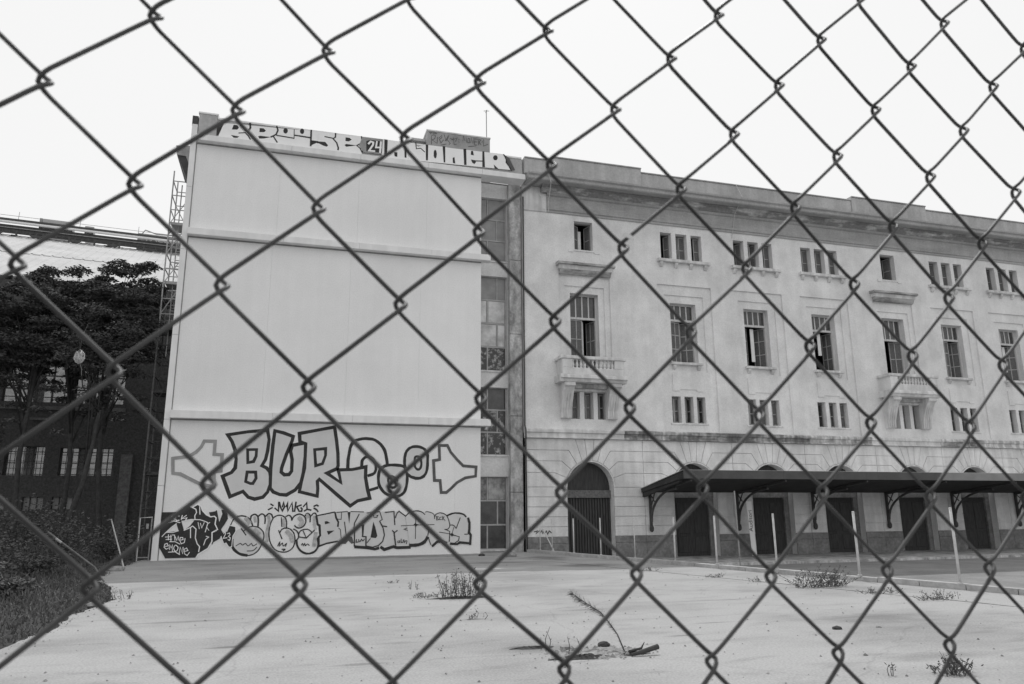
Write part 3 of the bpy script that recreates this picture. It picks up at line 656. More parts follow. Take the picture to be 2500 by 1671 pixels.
 ('f','k',0,True,[[(-4.29,1.67),(-3.59,1.68),(-3.30,1.87),(-3.17,1.84),(-2.99,1.93),(-2.87,1.87),(-2.82,1.72),(-2.69,1.59),(-2.54,1.50),(-2.39,1.52),(-2.34,1.45),(-2.35,1.23),(-2.27,1.06),(-2.29,0.988),(-2.43,0.946),(-2.41,0.681),(-2.43,0.563),(-2.52,0.404),(-2.67,0.290),(-2.84,0.206),(-2.89,0.077),(-3.92,0.074),(-4.15,0.449),(-4.22,0.623),(-4.17,0.810),(-4.16,1.04),(-4.12,1.19),(-4.18,1.42),(-4.29,1.52)],[(-3.96,0.966),(-3.65,1.27),(-3.56,1.02)],[(-3.50,1.37),(-3.20,1.40),(-3.06,1.38),(-3.20,1.18),(-3.38,1.03)]]),
 ('f','k',0,True,[[(-2.59,1.66),(-2.39,1.69),(-2.31,1.75),(-2.21,1.34),(-2.15,1.60),(-2.19,1.75),(-1.98,1.75),(-1.92,1.43),(-2.01,1.25),(-2.13,1.05),(-2.06,0.926),(-1.95,0.969),(-1.85,1.18),(-1.64,1.13),(-1.63,0.980),(-1.71,0.803),(-1.72,0.448),(-1.82,0.420),(-1.92,0.569),(-2.00,0.541),(-2.11,0.809),(-2.16,0.721),(-2.35,0.606),(-2.40,0.504),(-2.42,0.931),(-2.28,0.981),(-2.24,1.06),(-2.34,1.24),(-2.32,1.48),(-2.52,1.50)]]),
 ('s','w',0.038,False,[(-3.61,1.70),(-3.43,1.75),(-3.30,1.90),(-3.17,1.84),(-2.99,1.95),(-2.88,1.88),(-2.81,1.72),(-2.67,1.57),(-2.52,1.50),(-2.39,1.52),(-2.33,1.46),(-2.35,1.24),(-2.25,1.05),(-2.43,0.946),(-2.41,0.636),(-2.53,0.390),(-2.84,0.192),(-2.90,0.077)]),
 ('s','w',0.034,False,[(-3.17,1.84),(-3.04,1.77),(-3.01,1.66),(-3.06,1.54),(-3.04,1.40)]),
 ('s','w',0.031,False,[(-3.38,1.38),(-3.15,1.41),(-2.87,1.40),(-2.67,1.33),(-2.60,1.29)]),
 ('s','w',0.031,False,[(-4.09,0.823),(-3.96,0.981),(-3.80,1.15),(-3.65,1.27)]),
 ('s','w',0.024,False,[(-3.95,0.966),(-3.74,0.963),(-3.56,1.02)]),
 ('s','w',0.034,False,[(-3.38,1.03),(-3.19,1.12),(-3.10,1.18),(-2.98,1.07),(-2.98,0.763),(-2.90,0.557),(-2.81,0.453),(-2.83,0.279)]),
 ('s','w',0.031,False,[(-3.17,1.12),(-3.14,0.765)]),
 ('s','w',0.031,False,[(-2.92,1.87),(-2.89,1.59)]),
 ('s','w',0.034,False,[(-3.83,1.53),(-3.72,1.43),(-3.75,1.36),(-3.87,1.39)]),
 ('s','w',0.034,False,[(-3.57,1.53),(-3.67,1.55),(-3.71,1.46),(-3.66,1.37),(-3.57,1.39)]),
 ('s','w',0.034,False,[(-3.48,1.56),(-3.50,1.41)]),
 ('s','w',0.034,False,[(-3.34,1.56),(-3.49,1.44),(-3.32,1.47),(-3.36,1.38)]),
 ('s','w',0.027,False,[(-3.96,1.29),(-3.73,1.36),(-3.53,1.30)]),
 ('s','w',0.027,False,[(-3.98,0.807),(-3.77,0.818)]),
 ('s','w',0.027,False,[(-3.95,0.720),(-3.76,0.731)]),
 ('s','w',0.027,False,[(-3.88,0.893),(-3.87,0.704)]),
 ('s','w',0.027,False,[(-3.80,0.877),(-3.78,0.659)]),
 ('s','w',0.027,False,[(-3.76,0.876),(-3.68,0.875),(-3.65,0.686)]),
 ('s','w',0.027,False,[(-3.65,0.817),(-3.59,0.685),(-3.55,0.830),(-3.52,0.698)]),
 ('s','w',0.027,False,[(-3.51,0.684),(-3.38,0.711),(-3.40,0.784),(-3.48,0.785),(-3.49,0.683),(-3.43,0.566),(-3.33,0.608),(-3.32,0.753)]),
 ('s','w',0.027,False,[(-3.82,0.645),(-3.64,0.642),(-3.47,0.552)]),
 ('s','w',0.027,False,[(-3.99,0.475),(-3.85,0.501),(-3.90,0.589),(-3.97,0.561),(-3.99,0.460),(-3.91,0.387),(-3.83,0.429)]),
 ('s','w',0.027,False,[(-3.80,0.370),(-3.81,0.544),(-3.75,0.427),(-3.72,0.542),(-3.70,0.296)]),
 ('s','w',0.027,False,[(-3.47,0.205),(-3.46,0.451),(-3.35,0.217),(-3.36,0.449)]),
 ('s','w',0.027,False,[(-3.32,0.289),(-3.19,0.330),(-3.24,0.417),(-3.32,0.375),(-3.29,0.216),(-3.20,0.156),(-3.13,0.270)]),
 ('s','w',0.027,False,[(-3.83,0.285),(-3.61,0.295),(-3.45,0.190)]),
 ('s','w',0.027,False,[(-2.03,0.896),(-1.98,0.970),(-1.96,0.895),(-2.03,0.734),(-1.90,0.754)]),
 ('s','w',0.027,False,[(-1.90,0.894),(-1.83,0.923),(-1.81,0.849),(-1.86,0.805),(-1.79,0.745),(-1.81,0.656),(-1.87,0.687)]),
 ('s','w',0.024,False,[(-2.93,1.31),(-2.87,1.08)]),
 ('s','w',0.024,False,[(-2.85,1.28),(-2.79,1.11),(-2.72,1.30)]),
 ('s','w',0.031,False,[(-2.66,0.964),(-2.60,1.26),(-2.53,1.30)]),
 ('s','w',0.024,False,[(-2.63,1.14),(-2.54,1.02)]),
 ('s','w',0.027,False,[(-2.62,0.816),(-2.53,0.785),(-2.63,0.699),(-2.68,0.509)]),
 ('s','w',0.027,False,[(-2.31,1.76),(-2.21,1.34),(-2.14,1.60),(-2.19,1.76),(-1.96,1.78)]),
 ('s','w',0.024,False,[(-2.11,0.809),(-2.00,0.541),(-1.92,0.569),(-1.82,0.420),(-1.72,0.433),(-1.71,0.803),(-1.62,0.980),(-1.64,1.14),(-1.85,1.19),(-1.93,0.969)]),
 ('s','w',0.027,False,[(-1.73,1.52),(-1.85,1.19)]),
 ('s','w',0.027,True,[(-3.67,0.426),(-3.66,0.459),(-3.65,0.490),(-3.63,0.512),(-3.62,0.521),(-3.60,0.521),(-3.58,0.511),(-3.56,0.488),(-3.53,0.456),(-3.52,0.423),(-3.53,0.387),(-3.54,0.349),(-3.56,0.322),(-3.58,0.312),(-3.60,0.312),(-3.62,0.324),(-3.64,0.351),(-3.66,0.389)]),
],
'roofline_letters': [
 ('f','w',0,True,[[(-3.20,17.14),(1.19,17.33),(1.23,16.53),(-3.39,16.49)]]),
 ('f','k',0,True,[[(-3.25,17.09),(-3.20,17.13),(-3.38,16.59),(-3.44,16.55),(-3.46,16.92)]]),
 ('f','k',0,True,[[(-2.83,17.12),(-2.69,17.12),(-2.62,17.02),(-2.68,16.92),(-2.89,16.90)]]),
 ('f','k',0,True,[[(-2.91,16.65),(-2.58,16.63),(-2.65,16.56),(-2.79,16.54)]]),
 ('f','k',0,True,[[(-1.82,17.12),(-1.67,17.13),(-1.57,17.04),(-1.64,16.96),(-1.82,16.94)]]),
 ('f','k',0,True,[[(-1.86,16.73),(-1.79,16.78),(-1.36,16.78),(-1.62,16.68),(-1.80,16.65)]]),
 ('f','k',0,True,[[(0.252,16.87),(0.466,16.87),(0.852,16.87),(0.946,16.71),(0.905,16.66),(0.470,16.78),(0.243,16.63)]]),
 ('f','k',0,True,[[(-0.709,17.16),(-0.713,17.11),(-0.730,17.07),(-0.758,17.04),(-0.791,17.02),(-0.826,17.03),(-0.857,17.05),(-0.878,17.09),(-0.888,17.13),(-0.884,17.18),(-0.867,17.22),(-0.839,17.25),(-0.805,17.27),(-0.771,17.27),(-0.740,17.24),(-0.718,17.21)]]),
 ('f','k',0,True,[[(-0.054,17.24),(-0.058,17.19),(-0.074,17.14),(-0.100,17.11),(-0.132,17.10),(-0.164,17.11),(-0.193,17.13),(-0.213,17.16),(-0.222,17.21),(-0.218,17.26),(-0.202,17.30),(-0.176,17.33),(-0.145,17.35),(-0.112,17.34),(-0.083,17.32),(-0.063,17.28)]]),
 ('f','k',0,True,[[(0.786,17.13),(0.781,17.11),(0.763,17.08),(0.736,17.06),(0.704,17.05),(0.671,17.05),(0.642,17.06),(0.623,17.08),(0.615,17.11),(0.621,17.13),(0.638,17.15),(0.665,17.17),(0.698,17.18),(0.731,17.18),(0.759,17.17),(0.779,17.15)]]),
 ('s','k',0.077,False,[(-2.21,17.28),(-2.18,17.09),(-2.25,16.91)]),
 ('s','k',0.043,False,[(-2.61,16.78),(-2.37,16.83),(-2.24,16.70),(-2.15,16.56)]),
 ('s','k',0.064,False,[(-1.16,17.30),(-1.10,17.13),(-1.16,16.93),(-1.36,16.78)]),
 ('s','k',0.051,False,[(-1.26,16.82),(-1.10,16.58)]),
 ('s','k',0.043,False,[(-1.14,16.89),(-0.446,16.86)]),
 ('s','k',0.030,False,[(-0.457,17.25),(-0.441,16.84)]),
 ('s','k',0.056,False,[(-0.433,17.00),(0.204,16.98)]),
 ('s','k',0.064,False,[(0.229,17.33),(0.240,16.61)]),
 ('s','k',0.051,False,[(0.755,17.10),(1.20,17.09)]),
 ('f','w',0,True,[[(0.519,17.23),(2.33,17.33),(2.36,16.52),(0.557,16.43)]]),
 ('f','w',0,True,[[(3.26,17.36),(4.02,17.32),(4.29,17.34),(4.59,17.34),(4.88,17.11),(4.89,16.45),(3.19,16.51)]]),
 ('f','k',0,True,[[(0.537,16.85),(0.822,16.87),(0.946,16.73),(0.904,16.66),(0.777,16.68),(0.541,16.77)]]),
 ('f','k',0,True,[[(1.65,17.20),(1.82,17.20),(1.91,17.13),(1.79,17.03),(1.65,17.03)]]),
 ('f','k',0,True,[[(1.62,16.84),(1.69,16.90),(2.13,16.89),(1.69,16.77)]]),
 ('s','k',0.053,False,[(1.23,17.33),(1.23,17.15),(1.16,17.08),(0.793,17.11)]),
 ('s','k',0.064,False,[(1.14,17.06),(1.29,16.90),(1.37,16.67),(1.36,16.58)]),
 ('s','k',0.050,False,[(2.31,17.34),(2.34,17.15),(2.27,16.99),(2.13,16.89),(2.28,16.77),(2.36,16.60)]),
 ('f','g',0,True,[[(2.35,17.32),(3.25,17.34),(3.19,16.63),(2.43,16.61),(2.22,16.89)]]),
 ('f','k',0,True,[[(2.52,17.15),(2.69,17.23),(3.17,17.23),(3.19,16.69),(2.54,16.67)]]),
 ('s','w',0.082,False,[(2.62,17.04),(2.71,17.16),(2.82,17.13),(2.81,17.01),(2.65,16.72),(2.89,16.73)]),
 ('s','w',0.071,False,[(2.97,17.20),(2.94,16.91),(3.16,16.94)]),
 ('s','w',0.075,False,[(3.14,17.20),(3.12,16.70)]),
 ('s','w',0.043,False,[(3.25,17.34),(3.23,16.68)]),
 ('f','k',0,True,[[(3.29,17.34),(3.43,17.34),(3.42,16.62),(3.30,16.65)]]),
 ('f','k',0,True,[[(3.72,16.80),(3.86,16.81),(3.86,16.60),(3.75,16.61)]]),
 ('f','k',0,True,[[(4.16,17.05),(4.25,17.03),(4.26,16.61),(4.18,16.61)]]),
 ('f','w',0,True,[[(4.33,17.31),(4.66,17.18),(5.09,17.32),(8.61,17.38),(8.81,16.97),(8.95,16.65),(4.35,16.52)]]),
 ('s','k',0.043,False,[(4.65,17.39),(4.68,17.09),(4.87,17.14),(5.05,16.99)]),
 ('f','k',0,True,[[(5.09,17.35),(5.20,17.36),(5.20,16.61),(5.11,16.60)]]),
 ('f','k',0,True,[[(5.59,16.96),(5.58,16.88),(5.57,16.81),(5.55,16.76),(5.52,16.75),(5.49,16.76),(5.47,16.80),(5.45,16.86),(5.45,16.95),(5.45,17.03),(5.46,17.10),(5.49,17.14),(5.51,17.16),(5.54,17.15),(5.56,17.11),(5.58,17.04)]]),
 ('f','k',0,True,[[(5.84,17.38),(5.96,17.39),(5.97,16.61),(5.90,16.61)]]),
 ('f','k',0,True,[[(6.30,16.88),(6.38,16.93),(6.42,16.62),(6.31,16.64)]]),
 ('f','k',0,True,[[(6.78,17.38),(6.91,17.40),(6.93,16.62),(6.82,16.61)]]),
 ('f','k',0,True,[[(7.13,17.33),(7.22,17.34),(7.26,17.13),(7.12,17.14)]]),
 ('f','k',0,True,[[(7.13,16.91),(7.35,16.90),(7.35,16.80),(7.28,16.71),(7.18,16.78)]]),
 ('s','k',0.047,False,[(7.32,16.87),(7.68,16.91)]),
 ('f','k',0,True,[[(7.65,17.37),(7.74,17.40),(7.77,16.63),(7.65,16.62)]]),
 ('f','k',0,True,[[(8.36,17.16),(8.35,17.11),(8.33,17.07),(8.30,17.04),(8.26,17.03),(8.21,17.03),(8.18,17.05),(8.16,17.09),(8.15,17.14),(8.16,17.18),(8.18,17.23),(8.22,17.26),(8.26,17.27),(8.30,17.27),(8.33,17.25),(8.35,17.21)]]),
 ('f','k',0,True,[[(8.18,16.81),(8.39,16.63),(8.22,16.63)]]),
 ('s','k',0.060,False,[(8.64,17.36),(8.78,17.20),(8.76,16.99),(8.90,16.82),(9.00,16.63)]),
 ('f','d',0,True,[[(8.74,17.32),(8.91,17.21),(9.18,16.66),(9.05,16.64),(8.83,16.94)]]),
],
'roof_box_tag': [
 ('s','d',0.030,False,[(5.71,18.49),(5.70,18.92),(5.80,18.98),(5.90,18.95),(5.85,18.78),(5.73,18.71),(5.98,18.56)]),
 ('s','d',0.030,False,[(5.98,18.56),(5.99,18.89)]),
 ('s','d',0.030,False,[(6.05,18.84),(6.20,19.02),(6.20,18.89),(6.08,18.79),(6.16,18.61),(6.28,18.79)]),
 ('s','d',0.030,False,[(6.30,19.07),(6.41,18.75),(6.50,19.04)]),
 ('s','d',0.030,False,[(6.36,18.75),(6.55,19.10),(6.46,18.82),(6.61,18.65),(6.54,18.58)]),
 ('s','d',0.030,False,[(6.61,18.92),(6.71,18.85),(6.76,18.97),(6.79,18.62),(6.91,18.66)]),
 ('s','d',0.030,False,[(6.73,18.86),(6.94,18.99),(6.86,18.79)]),
 ('s','d',0.030,False,[(7.22,18.87),(7.24,19.15),(7.32,18.89)]),
 ('s','d',0.030,False,[(7.37,19.08),(7.40,18.82)]),
 ('s','d',0.030,False,[(7.47,19.04),(7.45,18.82),(7.53,18.81),(7.55,19.03),(7.47,19.04)]),
 ('s','d',0.030,False,[(7.60,18.82),(7.63,19.09),(7.71,18.80),(7.76,19.09)]),
 ('s','d',0.030,False,[(7.94,19.06),(7.81,19.07),(7.78,18.76),(7.91,18.75)]),
 ('s','d',0.030,False,[(7.78,18.91),(7.90,18.91)]),
 ('s','d',0.030,False,[(7.99,18.76),(8.00,19.07),(8.12,19.05),(8.00,18.93),(8.11,18.78)]),
 ('s','d',0.030,False,[(8.15,18.92),(8.25,19.10),(8.22,18.74),(8.46,18.87)]),
 ('s','d',0.030,False,[(7.48,18.61),(7.84,18.70)]),
 ('s','d',0.030,False,[(6.16,18.50),(6.41,18.59)]),
 ('s','d',0.030,False,[(5.60,19.07),(5.75,19.09)]),
 ('s','d',0.030,False,[(5.67,19.08),(5.66,19.00)]),
 ('s','d',0.030,False,[(5.77,19.02),(5.82,19.13),(5.85,19.03)]),
 ('s','d',0.030,False,[(5.90,19.14),(5.90,19.05),(5.96,19.07)]),
 ('s','d',0.030,False,[(7.01,18.92),(7.03,18.90)]),
 ('s','d',0.030,False,[(7.01,18.79),(7.03,18.76)]),
],
'facade_tag': [
 ('s','k',0.036,False,[(10.00,0.797),(10.15,0.834),(10.08,0.719),(10.25,0.852)]),
 ('s','k',0.036,False,[(10.27,0.755),(10.34,0.851),(10.38,0.715),(10.42,0.831)]),
 ('s','k',0.036,False,[(10.46,0.713),(10.53,0.829),(10.59,0.692),(10.66,0.828),(10.76,0.748)]),
],
}
KNOTS = {(0, 3): (0.7, -0.6), (0, 5): (0.8, 0.3), (1, 2): (0.7, -0.3), (1, 4): (0.2, -0.2), (1, 6): (0.4, 0.7), (1, 8): (0.5, 0.5), (2, 3): (-0.2, 1.2), (2, 5): (-0.8, 0.2), (2, 7): (0.1, -1.3), (3, 2): (-0.4, 0.0), (3, 4): (-1.0, 0.4), (3, 6): (-1.2, -0.4), (3, 8): (-0.6, -0.1), (4, 3): (0.0, 1.7), (4, 5): (-0.7, -0.3), (4, 7): (-1.6, -1.2), (4, 9): (-0.5, -0.5), (5, 2): (-0.7, 0.3), (5, 4): (-1.2, -0.3), (5, 6): (-0.4, -1.0), (5, 8): (-0.9, -1.3), (6, 1): (-0.2, -0.4), (6, 3): (-0.1, 1.5), (6, 5): (-0.3, -0.8), (6, 7): (0.6, -2.1), (6, 9): (-0.1, 2.1), (7, 2): (0.7, 0.7), (7, 4): (1.2, 1.6), (7, 6): (0.6, -0.9), (7, 8): (-0.0, 1.3), (8, 1): (0.5, 0.6), (8, 3): (0.9, 0.4), (8, 5): (0.9, 0.4), (8, 7): (1.5, 0.8), (8, 9): (-0.1, 1.3), (9, 0): (-1.9, -1.8), (9, 2): (1.4, 0.7), (9, 4): (1.8, -0.1), (9, 6): (1.7, -0.6), (9, 8): (0.1, -1.3), (10, 1): (-0.3, 0.0), (10, 3): (2.0, 1.4), (10, 5): (1.9, -0.5), (10, 7): (0.2, 0.6), (10, 9): (-0.8, 1.0), (11, 0): (-0.9, 0.3), (11, 2): (0.6, 0.4), (11, 4): (1.3, -0.6), (11, 6): (1.1, -1.2), (11, 8): (-0.1, 0.2), (12, 1): (-1.0, -0.9), (12, 3): (0.2, 0.4), (12, 5): (1.0, -0.2), (12, 7): (0.2, -0.8), (12, 9): (-0.9, 1.3), (13, 0): (-1.9, -1.4), (13, 2): (-0.2, -0.5), (13, 4): (-0.2, -1.0), (13, 6): (0.8, -0.1), (13, 8): (-0.6, 0.2), (14, -1): (-2.0, 0.9), (14, 1): (-0.8, -0.9), (14, 3): (-0.7, -0.6), (14, 5): (-0.4, -0.2), (15, 0): (-2.1, 0.1), }
# ------------------------------------------------------------------ the setting: ground, yard, kerb, strip
def struct(name, mb, m, label):
    return tag(mb.build(name, m), label, None, None, 'structure')

STRIP_Z = -0.45
mb = MB(); mb.quad((-900, -900, STRIP_Z - 0.05), (900, -900, STRIP_Z - 0.05), (900, 900, STRIP_Z - 0.05), (-900, 900, STRIP_Z - 0.05))
struct('ground', mb, 'asphalt', 'dark flat ground reaching to the horizon')

def kerb_x(y):
    return 9.72 + (29.7 - y) * 0.208
def crack_x(y):
    return 9.6 + (19.9 - y) * 0.232
mb = MB()
mb.prism_xy([(kerb_x(-6) + 0.2, -6), (60, -6), (60, 30.9), (kerb_x(30.9) + 0.2, 30.9)], STRIP_Z - 0.6, STRIP_Z)
struct('road', mb, 'asphalt', 'grey service road between kerb and facade')
mb = MB(); mb.box(kerb_x(26) + 0.5, 60, 26.2, 30.75, STRIP_Z - 0.3, STRIP_Z + 0.10)
struct('pavement', mb, 'rough_concrete', 'low pavement along the foot of the facade')

# yard slab: ragged left edge, weedy joint on the right, narrow margin slab up to the kerb
le = [(-3.25, -40), (-3.3, 6), (-3.24, 11.6), (-3.06, 12.7), (-3.2, 14.3), (-3.12, 15.9), (-3.05, 16.8), (-3.2, 17.5), (-3.6, 19.4), (-4.2, 21.2), (-4.5, 22.7), (-4.55, 24.2), (-4.9, 25.2), (-4.85, 26.6), (-4.7, 28.2), (-4.8, 29.6), (-4.8, 30.6)]  # slab carried on unseen behind the camera to bounce light onto the wall
edge = []
er = random.Random(3)
for i in range(len(le) - 1):
    for k in range(6):
        t_ = k / 6
        x = le[i][0] + (le[i + 1][0] - le[i][0]) * t_; y = le[i][1] + (le[i + 1][1] - le[i][1]) * t_
        edge.append((x + er.uniform(-0.07, 0.07), y))
edge.append(le[-1])
ce = []
for k in range(60):
    y = (-40 + 34 * k / 9) if k < 9 else -6 + (30.6 + 6) * (k - 9) / 50
    ce.append((min(crack_x(y), kerb_x(y) - 0.4) + er.uniform(-0.025, 0.025), y))
mb = MB(); mb.prism_xy(ce + edge[::-1], -0.4, 0.0)
struct('yard', mb, 'yard_concrete', 'pale worn concrete yard in front of the buildings')
mb = MB(); mb.prism_xy([(kerb_x(-40) + 0.01, -40), (kerb_x(30.6) + 0.01, 30.6)] + [(x + 0.05 + 0.03 * math.sin(y * 3), y) for x, y in ce[::-1]], -0.4, 0.004)
struct('yard_margin', mb, 'yard_concrete', 'narrow pale concrete margin between yard joint and kerb')
mb = MB(); mb.prism_xy([(x + 0.09, y) for x, y in ce] + [(x - 0.04, y) for x, y in ce[::-1]], -0.35, -0.015)
struct('joint_soil', mb, 'soil', 'dark soil in the open joint of the yard')
# kerb of separate stones
kerb = tag(MB().prism_xy([(kerb_x(30.2), 30.2), (kerb_x(30.2) + 0.22, 30.2), (kerb_x(-4) + 0.22, -4), (kerb_x(-4), -4)], -0.9, -0.442).build('kerb', 'kerb_stone'), 'pale stone kerb with thin posts along the yard edge', None, None, 'structure')
y = 30.2
kr = random.Random(11)
while y > -4:
    l = 1.0
    dy = l / math.sqrt(1 + 0.208 ** 2)
    a = Vector((kerb_x(y - 0.02), y - 0.02)); b = Vector((kerb_x(y - dy), y - dy))
    n = Vector((0.979, 0.204)) * 0.22
    h = 0.11 + kr.uniform(-0.012, 0.012)
    MB().prism_xy([tuple(a), tuple(a + n), tuple(b + n), tuple(b)], -0.44, h).build('kerb_stone', 'kerb_stone', kerb)
    y -= dy
# planted ground on the left
mb = MB()
nx, ny = 24, 30
sr = random.Random(5)
V = []
for j in range(ny + 1):
    for i in range(nx + 1):
        x = -40 + 37.0 * (i / nx) ** 0.7; yy = -40 + 94.0 * j / ny
        V.append((x, yy, -0.05 + (0.05 * sr.random() if i < nx - 3 else 0) - (0.25 if i == nx else 0)))
mb.add(V, [(j * (nx + 1) + i, j * (nx + 1) + i + 1, (j + 1) * (nx + 1) + i + 1, (j + 1) * (nx + 1) + i) for j in range(ny) for i in range(nx)])
struct('verge', mb, 'soil', 'dark overgrown verge left of the yard')

# ------------------------------------------------------------------ white end block
W0, W1, YW = -4.38, 7.62, 30.0
PAINT = {'k': 'paint_black', 'd': 'paint_dark', 'g': 'paint_grey', 'p': 'paint_pale', 'h': 'paint_haze', 'w': 'paint_white'}
def paint(piece, y, parent, name, label, split=False):
    groups = {}
    for i, (kind, c, w, closed, pts) in enumerate(GRAFFITI[piece]):
        mb = groups.setdefault(c, MB()) if not (split and groups) else groups.setdefault((c, i), MB())
        yy = y - 0.003 - 0.0006 * i
        if kind == 's':
            ribbon(mb, pts, w, closed, yy)
        else:
            loops = [[Vector((p[0], p[1], 0)) for p in lp] for lp in pts]
            flat = [p for lp in loops for p in lp]
            mb.add([(p.x, yy, p.y) for p in flat], [t_ for t_ in tessellate_polygon(loops)])
    first = None
    for c in (list(groups) if split else [q for q in 'kdgphw' if q in groups]):
        if first is None:
            first = groups[c].build(name, PAINT[c[0]], parent)
            first['label'] = label
        else:
            groups[c].build('paint_stroke' if split else 'paint_layer', PAINT[c[0]], first)

eb = root('end_block', (1.6, 30, 0), 'tall windowless white end block covered in graffiti', 'building')
MB().box(W0 + 0.02, W1 - 0.004, 30.06, 38, -0.3, 16.14).build('core', 'white_render', eb)
tiers = [(0.0, 5.05), (5.34, 12.18), (12.45, 16.14)]
cuts = [(W0 + 0.24, -1.2, 1.75, 6.55, W1), (W0 + 0.24, -1.0, 2.1, 5.0, W1), (W0 + 0.24, -0.9, 2.3, 5.2, W1)]
for (z0, z1), cx in zip(tiers, cuts):
    for a, b in zip(cx[:-1], cx[1:]):
        box('wall_panel', 'white_render', eb, a + 0.0015, b - 0.0015, YW, 30.058, z0, z1 - 0.002, bev=0.001)
for a, b in ((0, 2.6), (2.61, 5.0), (5.01, 8.2), (8.21, 11.6), (11.61, 14.2), (14.21, 16.9)):
    box('corner_strip', 'white_trim', eb, W0, W0 + 0.205, YW - 0.10, 30.2, a, b, bev=0.006)
for z0, z1 in ((5.05, 5.335), (12.18, 12.445)):
    seg = [W0 + 0.21, -0.6, 2.4, 5.4, 7.98]
    for a, b in zip(seg[:-1], seg[1:]):
        box('band', 'white_trim', eb, a + 0.003, b - 0.003, YW - 0.30, 30.057, z0, z1, bev=0.008)
for z in (5.05, 12.18, 16.15):  # dark strips that paint the contact shadow under bands and ledge
    box('shade_strip', 'shade_line', eb, W0 + 0.245, W1 - 0.004, YW - 0.012, YW + 0.004, z - 0.055, z - 0.001)
box('shade_strip', 'shade_line', eb, W0 + 0.206, W0 + 0.238, YW - 0.004, 30.057, 0.0, 16.14)  # upright dark strip painting the shade in the corner groove
seg = [W0 + 0.21, -0.5, 2.3, 5.2, 7.6, 9.59]
for a, b in zip(seg[:-1], seg[1:]):
    box('roof_ledge', 'white_trim', eb, a + 0.003, b - 0.003, YW - 0.30, 30.4, 16.15, 16.40, bev=0.01)
par = box('parapet', 'parapet_stone', eb, W0 + 0.22, 9.55, YW + 0.004, 30.35, 16.402, 17.27, bev=0.006)
box('coping', 'white_trim', eb, -3.45, 9.5, YW - 0.03, 30.38, 17.272, 17.36, bev=0.01)
box('parapet_pier', 'parapet_stone', eb, W0 + 0.23, -3.46, YW - 0.04, 30.6, 16.404, 17.42, bev=0.01)
box('pier_cap', 'white_trim', eb, W0 + 0.2, -3.42, YW - 0.07, 30.63, 17.422, 17.50, bev=0.01)
box('side_post', 'dark_steel', eb, W0 - 0.03, W0 + 0.19, 30.05, 30.3, 16.9, 17.34)
MB().prism_xz([(-4.40, 16.32), (-5.02, 16.26), (-4.96, 15.86), (-4.62, 15.84), (-4.5, 15.55), (-4.40, 15.3)], 30.7, 33.5).build('side_cornice', 'cornice_stone', eb)
MB().prism_xz([(-4.92, 15.85), (-4.6, 15.83), (-4.49, 15.56), (-4.41, 15.3), (-4.41, 14.6), (-4.47, 14.75)], 30.75, 33.4).build('cornice_bracket', 'dark_steel', eb)
paint('big_block_letters', YW, eb, 'painted_letters', 'huge outlined block letters between two arrows')
paint('small_tag', YW, eb, 'painted_tag', 'small brushed black tag under the big letters')
paint('bubble_letters', YW, eb, 'painted_letters', 'rounded bubble letters low on the wall')
paint('outlined_letters', YW, eb, 'painted_letters', 'outlined letters with dark drop shadow low on the wall')
paint('black_letters', YW - 0.012, eb, 'painted_letters', 'solid black lettering with thin white outlines at the left corner')
paint('roofline_letters', YW - 0.031, eb, 'painted_letters', 'white and black letters along the roofline', True)

rb = root('roof_hut', (7, 33, 17.0), 'pale flat rooftop hut tagged with thin writing behind the parapet', 'hut')
MB().box(5.5, 8.55, 32.0, 35.0, 16.4, 19.16).build('wall', 'board_grey', rb)
box('roof', 'board_pale', rb, 5.46, 8.58, 31.97, 35.05, 19.16, 19.22)
paint('roof_box_tag', 32.0, rb, 'painted_tag', 'thin dark handwriting')
rs = root('roof_shed', (5, 33, 17.0), 'low dark roof shed beside the tagged rooftop hut', 'shed')
MB().box(4.6, 5.47, 32.4, 34.5, 16.4, 18.75).build('wall', 'plinth_stone', rs)
box('roof', 'distant_grey', rs, 4.55, 5.46, 32.3, 34.6, 18.75, 18.86)
an = root('antenna', (8.68, 33, 17), 'thin rooftop antenna mast rising behind the tagged hut', 'antenna')
MB().tube([(8.69, 33, 16.4), (8.63, 33, 21.25)], 0.022, 6).build('mast', 'scaffold_steel', an)
MB().tube([(8.5, 33, 21.2), (8.78, 33, 21.24)], 0.016, 5).tube([(8.63, 32.86, 21.2), (8.63, 33.14, 21.2)], 0.016, 5).build('crossbar', 'scaffold_steel', an)

# ------------------------------------------------------------------ long station building
YF = 30.4
XEND = 46.0
BAYS = [(12.58, 'b'), (17.62, 'w'), (21.6, 'w'), (25.5, 'w'), (29.78, 'b'), (33.62, 'w'), (37.55, 'w'), (41.5, 'w')]
sb = root('station_building', (27, 31, STRIP_Z), 'long pale four storey facade with balconies, arches and a stained cornice', 'building')
# back, roof and floor so the rooms behind the windows are dark
MB().box(9.7, XEND, 40, 40.4, -0.5, 16.6).build('back_wall', 'stucco', sb)
MB().box(7.75, XEND, 30.95, 40, 16.0, 16.4).build('roof_deck', 'asphalt', sb)
for z in (-0.5, 4.4, 7.3, 12.4):
    MB().box(9.7, XEND, 31.1, 40, z, z + 0.2).build('floor_slab', 'interior', sb)
MB().box(XEND - 0.3, XEND, 30.5, 40, -0.5, 16.6).build('end_wall', 'stucco', sb)
MB().box(9.62, 9.75, 31.2, 40, -0.5, 16.0).build('party_wall', 'interior', sb)
MB().box(10, XEND - 0.4, 32.6, 32.7, -0.3, 16.0).build('room_wall', 'interior', sb)

